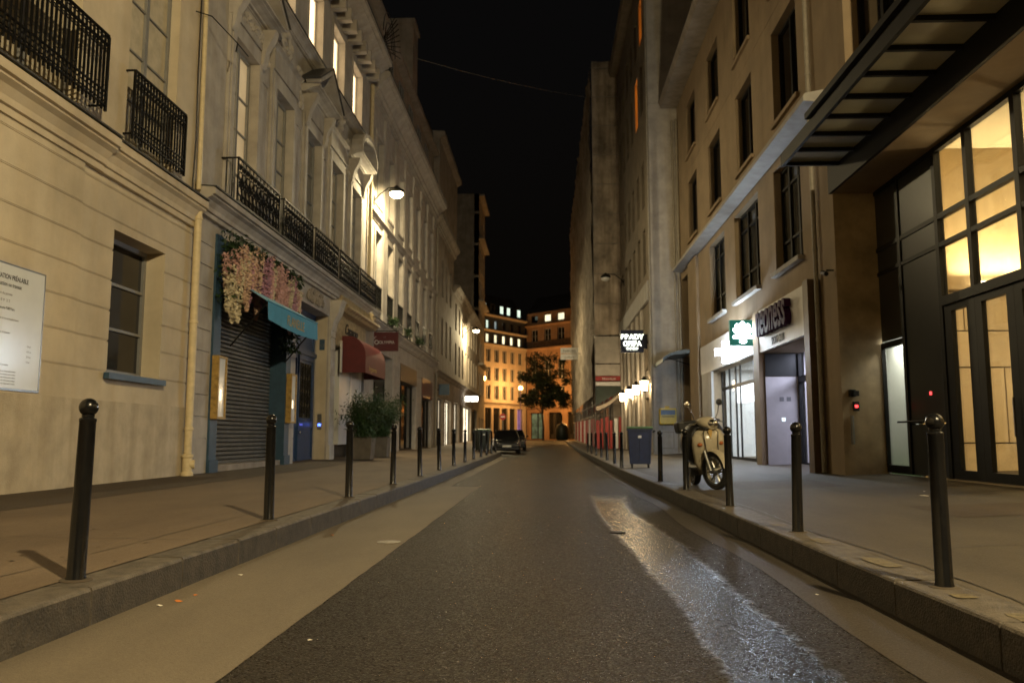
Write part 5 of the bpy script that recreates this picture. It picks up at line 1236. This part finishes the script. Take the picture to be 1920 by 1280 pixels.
MB().sweep(FE2, 0, 30, [(-.05, 18.4), (-2.4, 21), (-7, 21.4), (-7, 18.4)]).build('roof', M['slate'], bX)
for q in range(8):
    a = .6 + 3.4 * q
    w_ = window(FE2, a, a + 2.6, e0, 4.4, -.33, bX, M['frameD'], M['posterB'] if q == 0 else M['darkglass'], 2, 2, .1, .08, name='shop_window')
    arc = [(a + 1.3 + 1.32 * math.cos(t), 4.0 + .62 * math.sin(t)) for t in [math.pi * s / 10 for s in range(11)]]; k = MB()
    for (p, s), (r_, t_) in zip(arc, arc[1:]): k.prism(FE2, [(p, s), (r_, t_), (a + 1.3 + (r_ - a - 1.3) * 1.12, t_ + .16), (a + 1.3 + (p - a - 1.3) * 1.12, s + .16)], .003, .12)
    k.build('arch_moulding', M['wallE2'], bX)

def mast_lamp(x, y, h, label, watts, pm_):
    z = rise(y) - .0; t = thing('mast_lamp', label, 'street lamp', (x, y, z), 'globe street lamps at the crossing')
    MB().lathe((x, y, z), [(.14, 0), (.14, .5), (.1, .6), (.07, .9), (.055, h - z - .35)], 12).build('mast', pm_, t, smooth=True)
    MB().sphere((x, y, h), .29, 14, 10).build('globe', lamp_glass('sodium globe', (1, .6, .2), 9), t, smooth=True); lamp('lamp_light', (x, y, h), watts, SODIUM, .2, t)
    MB().lathe((x, y, h + .27), [(.16, 0), (.1, .1), (.02, .16)], 10).lathe((x, y, h - .36), [(.06, 0), (.13, .08), (.13, .1)], 10).build('cap', M['iron'], t)
mast_lamp(-7.6, 100, 8.2, 'lit globe lamp on a dark mast against the pale corner building', 480, M['iron'])
mast_lamp(-3.35, 108.5, 7.5, 'lit globe lamp on a violet tinged mast beside the street tree', 2100, M['purplelite'])
mast_lamp(4.2, 104.5, 5.2, 'globe lamp hidden round the corner behind the scaffold', 3200, M['iron'])
mast_lamp(-14, 100, 7.2, 'globe lamp hidden round the corner behind the left row', 250, M['iron'])

# street tree
tx, ty = -.35, 94.; tz = rise(94); rr = random.Random(40)
tr = thing('street_tree', 'dark leafy street tree in front of the ochre building', 'tree', (tx, ty, tz))
k = MB(); k.tube([(tx, ty, tz), (tx + .05, ty, tz + 1.5), (tx - .1, ty, tz + 3), (tx, ty, tz + 4.6), (tx + .1, ty, tz + 7)], [.14, .11, .1, .09, .05], 10)
tips = []
for q in range(16):
    a = q * 2.4; h = rr.uniform(2.6, 6.4); L_ = rr.uniform(1.6, 3.0); p0 = Vector((tx, ty, tz + h)); p2 = p0 + Vector((math.cos(a) * L_, math.sin(a) * L_, rr.uniform(.6, 2.2))); p1 = p0.lerp(p2, .5) + Vector((0, 0, .2))
    k.tube([p0, p1, p2], [.05, .035, .012], 6); tips += [p1, p2, p0.lerp(p2, .75)]
k.build('trunk', M['bark'], tr, smooth=True)
tips += [Vector((tx + rr.gauss(0, 1.4), ty + rr.gauss(0, 1.4), tz + rr.uniform(4.5, 9.8))) for _ in range(34)]
tips += [Vector((tx + rr.uniform(.8, 3.4), ty + rr.gauss(0, 1), tz + rr.uniform(4., 7))) for _ in range(12)]
k = MB()
for c in tips:
    rad = rr.uniform(.35, .85)
    for q in range(int(210 * rad) + 25):
        d = Vector((rr.gauss(0, 1), rr.gauss(0, 1), rr.gauss(0, .75))).normalized() * rad * rr.uniform(.3, 1) ; leafquad(k, c + d, rr.uniform(.14, .3), rr.uniform(.05, .09), rr, .3)
k.build('crown', M['leafT'], tr, recalc=False)

# ------------------------------------------------------------------ bollards
def make_bollard():
    t = thing('bollard', '', 'bollard', (0, 0, 0))
    MB().lathe((0, 0, 0), [(.058, -.05), (.058, .02), (.054, .03), (.051, .5), (.048, .955), (.050, .958), (.050, .975), (.034, .985), (.030, .995)], 24).build('post', M['bollard'], t, smooth=True)
    MB().lathe((0, 0, .985), [(.036, 0), (.038, .012), (.032, .02)], 20).sphere((0, 0, 1.045), .057, 22, 14).build('ball', M['bollard'], t, smooth=True)
    MB().lathe((0, 0, 0), [(.092, -.02), (.095, .004), (.088, .010), (.06, .012)], 20).build('collar', M['grout'], t, smooth=True)
    return t
LB = [(-2.85, 4.98, 'tall near dark ball topped bollard on the pavement edge in front of the notice board'),
      (-2.90, 8.6, 'dark bollard second along the shop side kerb, in front of the steel shutter'),
      (-2.84, 11.85, 'dark bollard third along the shop side kerb, in front of the bamboo tubs'),
      (-2.83, 15.2, 'dark bollard fourth along the shop side kerb, seen against the second bamboo'),
      (-2.82, 18.4, 'dark bollard fifth along the shop side kerb, beside the end of the pale gutter lane'),
      (-2.80, 21.6, 'dark bollard sixth along the shop side kerb, before the half lit shop windows'),
      (-2.78, 24.8, 'dark bollard seventh along the shop side kerb'),
      (-2.76, 28.0, 'dark bollard eighth along the shop side kerb, before the glowing doorway'),
      (-2.74, 31.2, 'dark bollard ninth along the shop side kerb'),
      (-2.72, 34.4, 'tenth bollard along the shop side kerb, before the green lidded bins'),
      (-2.70, 37.4, 'eleventh bollard along the shop side kerb, in front of the bins'),
      (-2.68, 40.4, 'twelfth bollard along the shop side kerb, beside the bins'),
      (-2.66, 43.2, 'last bollard of the shop side kerb, next to the parked black car')]
RB = [(2.52, 5.45, 'tall near dark bollard on the lobby side pavement with scuffed ball top'),
      (2.52, 8.5, 'dark bollard second along the lobby side kerb, before the violet gym entrance'),
      (2.53, 11.6, 'dark bollard third along the lobby side kerb, just in front of the scooter wheel'),
      (2.52, 15.1, 'dark bollard fourth along the lobby side kerb, overlapping the rear of the scooter'),
      (2.46, 18.0, 'dark bollard fifth along the lobby side kerb, below the yellow letter box'),
      (2.32, 25.6, 'dark bollard next to the navy wheelie bin, on its road side'),
      (2.40, 29.2, 'dark bollard just beyond the navy bin, before the red hoarding'),
      (2.42, 33.0, 'second bollard beyond the navy bin along the hoarding'),
      (2.42, 36.5, 'third bollard beyond the navy bin along the hoarding'),
      (2.40, 40.0, 'fourth bollard beyond the navy bin along the hoarding'),
      (2.38, 43.5, 'fifth bollard beyond the navy bin along the hoarding'),
      (2.36, 47.0, 'far last bollard of the hoarding side')]
proto = None
for side, lst in (('bollards along the shop side kerb', LB), ('bollards along the lobby side kerb', RB)):
    for x, y, lb in lst:
        loc = (x, y, pave_z(x, y) - .005)
        if proto is None: proto = make_bollard(); proto.location = loc; proto['label'] = lb; proto['group'] = side; bb = proto
        else: bb = dup(proto, loc, random.uniform(0, 6), lb, side)
        bb.rotation_euler = (R(random.uniform(-1.1, 1.1)), R(random.uniform(-1.1, 1.1)), random.uniform(0, 6))

# ------------------------------------------------------------------ wheelie bins
def wheelie(name, loc, rz, label, w, dp, h, bm_, lm, group=None):
    t = thing(name, label, 'bin', (0, 0, 0), group)
    k = MB(); a, b = w / 2, dp / 2; z0 = .12
    k.hexa([(-a * .86, -b * .8, z0), (a * .86, -b * .8, z0), (a * .86, b * .8, z0), (-a * .86, b * .8, z0), (-a, -b, h * .9), (a, -b, h * .9), (a, b, h * .9), (-a, b, h * .9)])
    k.box(-a - .03, a + .03, -b - .03, b + .03, h * .9 + .001, h * .94)
    for s in (-.5, 0, .5): k.hexa([(s * w * .8 - .012, -b * .8 - .012, z0 + .05), (s * w * .8 + .012, -b * .8 - .012, z0 + .05), (s * w * .8 + .012, -b * .8, z0 + .05), (s * w * .8 - .012, -b * .8, z0 + .05), (s * w * .88 - .012, -b - .012, h * .86), (s * w * .88 + .012, -b - .012, h * .86), (s * w * .88 + .012, -b + .01, h * .86), (s * w * .88 - .012, -b + .01, h * .86)])
    k.build('body', bm_, t, bevel=.02)
    k = MB(); n_ = 8; prev = None
    k.sweep(Frame((0, 0, 0), (1, 0, 0), (0, 1, 0)), -a - .03, a + .03, [(-b - .05, h * .945), (-b - .05, h * .97), (-b * .5, h * 1.0), (b * .5, h * 1.0), (b + .03, h * .97), (b + .03, h * .945)]); k.build('lid', lm, t, bevel=.01)
    MB().tube([(-a, b + .02, h * .92), (-a * .9, b + .11, h * .95), (a * .9, b + .11, h * .95), (a, b + .02, h * .92)], .018, 8).tube([(a + .02, -b * .3, h * .86), (a + .1, -b * .3, h * .9)], .03, 8).build('handle', M['blackpl'], t)
    for sx in (-1, 1):
        for sy in (-1, 1): k = MB(); k.lathe((sx * a * .68, sy * b * .6, .07), [(.02, -.03), (.066, -.028), (.07, 0), (.066, .028), (.02, .03)], 16, 'x'); k.fbox(Frame((sx * a * .68, sy * b * .6, 0), (1, 0, 0), (0, 1, 0)), -.035, .035, .07, .14, -.02, .02); k.build('wheel', M['rubber'], t, smooth=True)
    MB().box(-.05, .05, -b * 1.02 - .006, -b * .95, h * .72, h * .78).build('label', M['white'], t)
    t.location = loc; t.rotation_euler = (0, 0, rz); BASE[t.name] = Vector(loc); return t
wheelie('wheelie_bin', (2.84, 25.2, pave_z(2.84, 25.2)), R(-6), 'navy blue four wheeled bin beside the hotel lanterns', .72, .66, 1.24, M['binB'], M['binG'])
for x, y, lb in ((-3.45, 45.6, 'dark bin with a bright green lid, nearest the black car bonnet'), (-3.75, 46.9, 'dark bin with a green lid partly behind another bin'), (-3.4, 44.4, 'dark bin with a dull green lid in front of the other bins')):
    wheelie('wheelie_bin', (x, y, pave_z(x, y)), R(12), lb, .62, .7, 1.2, M['binD'], M['binG'], 'green lidded bins by the parked car')
k = MB(); k.box(1.75, 2.75, 95, 96, .0, 2.4); bk = MB(); bz = rise(97)
rb = thing('recycling_container', 'dark round topped recycling container at the far street corner', 'container', (1.9, 98, bz))
MB().lathe((1.9, 98, bz), [(.6, 0), (.75, .2), (.78, 1.3), (.6, 1.8), (.25, 2.0)], 16).build('body', M['binD'], rb, smooth=True); MB().lathe((1.9, 98, bz + 1.98), [(.1, 0), (.14, .1), (.03, .2)], 10).build('lifting_knob', M['iron'], rb)

# ------------------------------------------------------------------ parked cars
def car(loc, rz, label, paint, L_=4.1, Wd=1.72, H=1.46):
    t = thing('parked_car', label, 'car', (0, 0, 0), 'cars parked beyond the bins')
    # body lofted along y: front at -L/2
    st = [(-.5, .35, .62, .36, .60), (-.485, .28, .70, .44, .80), (-.44, .20, .78, .49, .90), (-.28, .18, .88, .5, .93), (-.2, .18, .93, .5, .94), (0, .18, .95, .5, .95), (.25, .18, .96, .5, .95), (.42, .2, .95, .49, .93), (.48, .28, .92, .45, .88), (.5, .4, .8, .38, .8)]
    k = MB(); n_ = 12
    for y, zb, zt, hw, _ in st:
        hw *= Wd; prof = [(-hw * .9, zb), (-hw, zb + .12), (-hw * 1.0, (zb + zt) / 2), (-hw * .96, zt - .06), (-hw * .8, zt), (-hw * .3, zt + .03), (hw * .3, zt + .03), (hw * .8, zt), (hw * .96, zt - .06), (hw, (zb + zt) / 2), (hw, zb + .12), (hw * .9, zb)]
        for x, z in prof: k.v.append((x, y * L_, z))
    for j in range(len(st) - 1):
        for q in range(n_): a, b = j * n_ + q, j * n_ + (q + 1) % n_; k.f.append((a, b, b + n_, a + n_))
    k.f.append(tuple(range(n_))); k.f.append(tuple((len(st) - 1) * n_ + q for q in reversed(range(n_)))); k.build('body', paint, t, smooth=True)
    def cab(sh, zr, y0, y1, y2, y3, name, m):
        k = MB(); w0, w1 = Wd * .47 - sh, Wd * .36 - sh
        k.hexa([(-w0, y0, .93), (w0, y0, .93), (w0, y3, .93), (-w0, y3, .93), (-w1, y1, zr), (w1, y1, zr), (w1, y2, zr), (-w1, y2, zr)]); return k.build(name, m, t, bevel=.05)
    cab(0, H - .03, -.24 * L_, -.08 * L_, .26 * L_, .42 * L_, 'cabin', paint)
    def glass(pts, nm): k = MB(); k.poly(pts); k.build(nm, M['darkglass'], t)
    w0, w1 = Wd * .47, Wd * .36; y0, y1 = -.24 * L_, -.08 * L_
    f = lambda s, z_: (s * (w0 + (w1 - w0) * z_) * .88, y0 + (y1 - y0) * z_ - .012, .93 + (H - .03 - .93) * z_ + .01)
    glass([f(-1, .08), f(1, .08), f(1, .9), f(-1, .9)], 'windscreen')
    for s in (-1, 1):
        g = lambda y, z_: (s * (w0 + (w1 - w0) * z_ + .012), y, .93 + (H - .96) * z_)
        glass([g(y0 + .35, .1), g(.36 * L_, .1), g(.24 * L_, .85), g(y1 + .05, .85)], 'side_window')
        k = MB(); k.sphere((s * Wd * .36, -.472 * L_, .66), .13, 12, 8, .62); k.build('headlight', M['chrome'], t, smooth=True)
        k = MB(); k.sphere((s * (Wd * .5 + .08), -.2 * L_, .98), .1, 10, 8, .7); k.build('wing_mirror', paint, t, smooth=True)
        for yy in (-.31 * L_, .30 * L_):
            w_ = MB().lathe((s * (Wd * .44), yy, .31), [(.2, -.09), (.29, -.09), (.31, -.05), (.31, .05), (.29, .09), (.2, .09)], 22, 'x').build('wheel', M['rubber'], t, smooth=True)
            MB().lathe((s * (Wd * .44 + .06), yy, .31), [(.2, -.02), (.19, .03), (.06, .035), (.05, .04)], 14, 'x').build('rim', M['alu'], w_, smooth=True)
    MB().box(-.55, .55, -.502 * L_, -.49 * L_, .44, .58).build('grille', M['blackpl'], t); MB().box(-.26, .26, -.508 * L_, -.5 * L_ - .003, .40, .51).build('number_plate', M['plateM'], t)
    MB().box(-.7, .7, -.497 * L_, -.46 * L_, .28, .38).build('bumper', M['blackpl'], t)
    t.location = loc; t.rotation_euler = (0, 0, rz); return t
car((-2.5, 51.5, road_z(-2.5, 50)), R(4), 'black parked car facing the camera beside the bins', M['carP'])
car((-2.3, 58.5, road_z(-2.3, 57)), R(3), 'second dark car parked close behind the black car', mat('dark grey car paint', (.03, .03, .032), .25, .1, 3, 0, coat=.6))

# ------------------------------------------------------------------ scooter
def wheel(t, y, r, steer=0., x=0., zc=None):
    zc = zc or r; w_ = MB(); pr = [(r - .075, -.045), (r - .02, -.052), (r - .004, -.03), (r, 0), (r - .004, .03), (r - .02, .052), (r - .075, .045)]
    w_.lathe((0, 0, 0), pr, 36, 'x')
    rm = MB(); rm.lathe((0, 0, 0), [(r - .10, -.035), (r - .075, -.04), (r - .075, .04), (r - .10, .035)], 30, 'x') 
    tt = MB(); i0 = 0
    # rim ring (open inside) and five double spokes
    rm = MB()
    for s in range(30):
        a, b = 6.2832 * s / 30, 6.2832 * (s + 1) / 30
        P = lambda rr_, an, xx: (xx, rr_ * math.cos(an), rr_ * math.sin(an))
        rm.hexa([P(r - .1, a, -.035), P(r - .07, a, -.035), P(r - .07, b, -.035), P(r - .1, b, -.035), P(r - .1, a, .035), P(r - .07, a, .035), P(r - .07, b, .035), P(r - .1, b, .035)])
    for s in range(6):
        for e in (-.16, .16):
            a = 6.2832 * s / 6; rm.tube([(0, .04 * math.cos(a), .04 * math.sin(a)), (0, (r - .085) * math.cos(a + e), (r - .085) * math.sin(a + e))], .012, 6)
    rm.lathe((0, 0, 0), [(.02, -.07), (.05, -.06), (.055, .06), (.02, .07)], 14, 'x')
    tyre = MB()
    for s in range(40):
        a, b = 6.2832 * s / 40, 6.2832 * (s + 1) / 40
        for q in range(7):
            (ra, xa), (rb_, xb) = pr[q], pr[(q + 1) % 7]
            P = lambda rr_, an, xx: (xx, rr_ * math.cos(an), rr_ * math.sin(an)); tyre.poly([P(ra, a, xa), P(rb_, a, xb), P(rb_, b, xb), P(ra, b, xa)])
    rot = Matrix.Rotation(steer, 4, 'Z'); o1 = Vector((x, y, zc))
    for m_ in (tyre, rm): m_.v = [tuple(rot @ Vector(p) + o1) for p in m_.v]
    ty_ = tyre.build('wheel', M['rubber'], t); rm.build('rim', M['alu'], ty_, smooth=True)
def loft(secs, n=16, sq=2.4):
    """secs: (y, z, halfwidth, halfheight) ring centres -> closed shell"""
    k = MB()
    for y, z, hw, hh in secs:
        for q in range(n):
            a = 6.2832 * q / n; c, s_ = math.cos(a), math.sin(a)
            k.v.append((hw * math.copysign(abs(c) ** (2 / sq), c), y, z + hh * math.copysign(abs(s_) ** (2 / sq), s_)))
    for j in range(len(secs) - 1):
        for q in range(n): a, b = j * n + q, j * n + (q + 1) % n; k.f.append((a, b, b + n, a + n))
    k.f.append(tuple(range(n))); k.f.append(tuple((len(secs) - 1) * n + q for q in reversed(range(n)))); return k
def rotz(k, ang, c): 
    rt = Matrix.Rotation(ang, 4, 'Z'); c = Vector(c); k.v = [tuple(rt @ (Vector(p) - c) + c) for p in k.v]; return k
sc_ = thing('motor_scooter', 'cream scooter with a black leg cover parked on the pavement in front of the pharmacy', 'scooter', (0, 0, 0))
r = .30; ST = R(23); fa = (0, -.66, r)
wheel(sc_, -.66, r, ST); wheel(sc_, .66, r)
k = MB()       # front mudguard over the wheel
for s in range(14):
    a0, a1 = R(8 + 145 * s / 14), R(8 + 145 * (s + 1) / 14)
    for q in range(6):
        b0, b1 = -1 + 2 * q / 6, -1 + 2 * (q + 1) / 6
        def mp(a, b): rr_ = r + .045 - .035 * b * b; return (b * .085, -.66 - rr_ * math.cos(a), r + rr_ * math.sin(a))
        k.poly([mp(a0, b0), mp(a0, b1), mp(a1, b1), mp(a1, b0)])
rotz(k, ST, fa).build('front_mudguard', M['scooter'], sc_, smooth=True)
for s in (-1, 1): rotz(MB().tube([(s * .095, -.66, r), (s * .085, -.54, .62)], [.028, .026], 10), ST, fa).build('fork', M['alu'], sc_, smooth=True)
# front shield
k = MB(); sec = [(.24, .16, -.30, .06), (.42, .24, -.36, .09), (.58, .27, -.42, .12), (.72, .285, -.46, .13), (.84, .27, -.475, .11), (.93, .21, -.47, .07), (.985, .12, -.45, .04)]
n_ = 14
for z, hw, yb, bulge in sec:
    for q in range(n_ + 1): t_ = -1 + 2 * q / n_; k.v.append((hw * t_, yb - bulge * (1 - abs(t_) ** 2.2), z))
for j in range(len(sec) - 1):
    for q in range(n_): a = j * (n_ + 1) + q; k.f.append((a, a + 1, a + n_ + 2, a + n_ + 1))
sh_ = k.build('front_shield', M['scooter'], sc_, smooth=True); md = sh_.modifiers.new('solid', 'SOLIDIFY'); md.thickness = .02
for s in (-1, 1): MB().sphere((s * .17, -.535, .72), .045, 10, 8, .7).build('indicator', mat('amber lens', (.35, .10, .03), .2, .1, 5, 0), sc_, smooth=True)
g = loft([(-.585, .975, .04, .012), (-.56, .97, .12, .02), (-.47, .985, .19, .022), (-.40, 1.0, .16, .02)]); rotz(g, ST, (0, -.45, 1)); g.build('cowl_trim', M['blackpl'], sc_, smooth=True)
MB().prism(Frame((0, -.545, 0), (1, 0, 0), (0, -1, 0)), [(-.10, .50), (.10, .50), (.14, .58), (.12, .62), (-.12, .62), (-.14, .58)], -.03, .018).build('horn_grille', M['blackpl'], sc_)
for s in (-1, 1): MB().tube([(s * .05, -.55, 1.0), (s * .12, -.62, .9), (s * .1, -.60, .7), (s * .09, -.64, .45)], .008, 6).build('brake_cable', M['blackpl'], sc_)
MB().prism(Frame((0, -.59, 0), (1, 0, 0), (0, -1, 0)), [(-.035, .92), (0, .80), (.035, .92), (.02, .95), (-.02, .95)], -.02, .012).build('emblem', M['oak'], sc_)
loft([(-.30, .36, .16, .05), (-.1, .34, .2, .06), (.2, .34, .2, .06), (.3, .36, .17, .07)]).build('footboard', M['blackpl'], sc_, smooth=True)
loft([(.16, .55, .14, .2), (.3, .56, .19, .21), (.55, .62, .2, .19), (.8, .70, .16, .13), (.98, .75, .08, .06)]).build('rear_body', M['scooter'], sc_, smooth=True)
loft([(.08, .80, .12, .05), (.25, .83, .16, .06), (.6, .86, .16, .06), (.85, .9, .12, .05)]).build('seat', M['blackpl'], sc_, smooth=True)
loft([(-.40, .82, .26, .2), (-.33, .78, .33, .32), (-.15, .74, .36, .38), (.1, .74, .33, .30), (.25, .8, .22, .12)]).build('leg_cover', M['blackpl'], sc_, smooth=True)
k = MB().hexa([(-.16, .78, .9), (.16, .78, .9), (.16, 1.08, .9), (-.16, 1.08, .9), (-.18, .76, 1.12), (.18, .76, 1.12), (.17, 1.1, 1.1), (-.17, 1.1, 1.1)]); k.build('top_case', M['blackpl'], sc_, bevel=.04)
hb = loft([(-.62, 1.02, .05, .05), (-.60, 1.03, .10, .085), (-.52, 1.06, .145, .10), (-.42, 1.08, .165, .085), (-.33, 1.08, .12, .05)]); rotz(hb, ST, (0, -.45, 1)); hb.build('handlebar_cowl', M['scooter'], sc_, smooth=True)
hl = MB(); hl.sphere((0, -.60, 1.045), .098, 16, 10, .68); rotz(hl, ST, (0, -.45, 1)); hl.build('headlight', M['chrome'], sc_, smooth=True)
for s in (-1, 1):
    g = MB(); g.tube([(s * .15, -.42, 1.08), (s * .26, -.38, 1.10), (s * .36, -.33, 1.09)], [.016, .018, .019], 10); rotz(g, ST, (0, -.45, 1)); g.build('handlebar_grip', M['rubber'], sc_, smooth=True)
    g = MB(); g.tube([(s * .17, -.44, 1.09), (s * .27, -.50, 1.06), (s * .37, -.47, 1.04)], .009, 6); rotz(g, ST, (0, -.45, 1)); g.build('brake_lever', M['chrome'], sc_)
    g = MB(); g.tube([(s * .2, -.42, 1.1), (s * .27, -.44, 1.24), (s * .31, -.42, 1.34)], .008, 6); rotz(g, ST, (0, -.45, 1)); ms = g.build('mirror_stem', M['chrome'], sc_)
    g = MB(); g.sphere((0, 0, 0), .07, 14, 10, .8); g.v = [(p[0] * .95 + s * .33, p[1] * .3 - .42, p[2] + 1.38) for p in g.v]; rotz(g, ST, (0, -.45, 1)); g.build('mirror', M['chrome'] if s < 0 else M['blackpl'], sc_, smooth=True)
MB().tube([(-.12, .42, .30), (-.17, .35, .12), (-.19, .32, .01)], .014, 8).tube([(.12, -.05, .28), (.28, -.15, .02), (.34, -.16, .015)], .013, 8).build('kickstand', M['alu'], sc_)
loft([(.3, .3, .10, .12), (.5, .3, .12, .13), (.7, .3, .08, .1)]).build('engine', M['blackpl'], sc_, smooth=True)
MB().tube([(.14, .35, .28), (.17, .7, .36), (.17, .98, .42)], [.03, .05, .055], 12).build('exhaust', M['alu'], sc_, smooth=True)
sc_.location = (3.0, 15.75, pave_z(3.0, 15.6)); sc_.rotation_euler = (R(0), R(-5), R(5)); sc_.scale = (1.13, 1.13, 1.13)

# ------------------------------------------------------------------ small things
ts = thing('no_entry_sign', 'small round red sign on a post far down the left pavement', 'traffic sign', (-4.2, 80, rise(80) + .2))
MB().tube([(-4.2, 80, rise(80)), (-4.2, 80, 3.4)], .03, 8).build('post', M['pipeG'], ts); MB().lathe((-4.2, 79.95, 3.0), [(.3, -.02), (.32, 0), (.3, .02)], 24, 'y').build('disc', M['redP'], ts); MB().box(-4.4, -4.0, 79.9, 79.925, 2.95, 3.05).build('bar', M['white'], ts)
cb = MB(); p = [Vector((-7.0, 33, 17.5)), Vector((3.6, 53, 23.6))]
pts = []
for q in range(25): t_ = q / 24; c = p[0].lerp(p[1], t_); c.z -= 1.1 * 4 * t_ * (1 - t_) * .25; pts.append(c)
tag(cb.tube(pts, .009, 5).build('overhead_cable', M['pipeG'], base=p[0]), 'thin cable slung across the dark sky between the two rows', 'cable')
mh = thing('manhole_cover', 'small round pale metal cover in the pale gutter lane', 'cover', (-1.66, 8.75, road_z(-1.66, 8.75)))
z = road_z(-1.66, 8.75); MB().lathe((-1.66, 8.75, z), [(.125, .004), (.125, .012), (.115, .013)], 28).build('ring', M['iron2'], mh); MB().lathe((-1.66, 8.75, z), [(.098, .004), (.098, .0145), (.09, .0155)], 24).build('lid', M['iron2'], mh)
mh = thing('valve_cover', 'small dark iron cover lying in the wet streak', 'cover', (.86, 10.2, road_z(.86, 10.2)))
z = road_z(.86, 10.2); MB().lathe((.86, 10.2, z), [(.1, .006), (.1, .014), (.09, .016)], 20).build('lid', M['iron'], mh)
rr = random.Random(77)
def scrap(x, y, m_, label, s, kind='litter', zf=None):
    z = (zf or road_z)(x, y) + .006; k = MB(); o = []
    for q in range(7): a = 6.283 * q / 7; o.append((x + s * rr.uniform(.6, 1) * math.cos(a) * 1.5, y + s * rr.uniform(.6, 1) * math.sin(a), z + rr.uniform(0, s * .5)))
    c = (x, y, z + s * .55)
    for q in range(7): k.poly([o[q], o[(q + 1) % 7], c])
    k.poly(list(reversed(o))); tag(k.build('litter', m_, base=(x, y, z)), label, kind)
scrap(-2.50, 5.35, M['paper'], 'small white scrap in the gutter below the near kerb', .018)
scrap(-2.44, 5.5, M['orangeL'], 'larger orange scrap in the gutter beside the white scrap', .022)
scrap(-2.42, 5.72, M['orangeL'], 'smaller orange scrap just beyond the larger orange scrap', .015)
scrap(-2.42, 6.55, M['paper'], 'pale scrap in the gutter midway to the second bollard', .016)
scrap(-2.38, 9.2, M['orangeL'], 'dry orange leaf in the gutter past the second bollard', .022)
scrap(-1.3, 4.6, M['paper'], 'tiny pale scrap on the dark lane edge', .014)
scrap(5.3, 11.9, M['paper'], 'flat white paper strip on the pavement before the lobby doors', .05, zf=pave_z)
scrap(5.7, 12.8, M['paper'], 'small white scrap beside the lobby door sill', .02, zf=pave_z)
scrap(2.02, 6.4, M['paper'], 'tiny white scrap in the gutter under the lobby side kerb', .014)

# ------------------------------------------------------------------ writing becomes mesh
dg = bpy.context.evaluated_depsgraph_get()
for o in [o for o in S.objects if o.type == 'FONT']:
    me = bpy.data.meshes.new_from_object(o.evaluated_get(dg)); nm = o.name.split('.')[0]
    n_ = bpy.data.objects.new(nm, me); COL.objects.link(n_); n_.parent = o.parent; n_.matrix_local = o.matrix_local.copy()
    bpy.data.objects.remove(o)
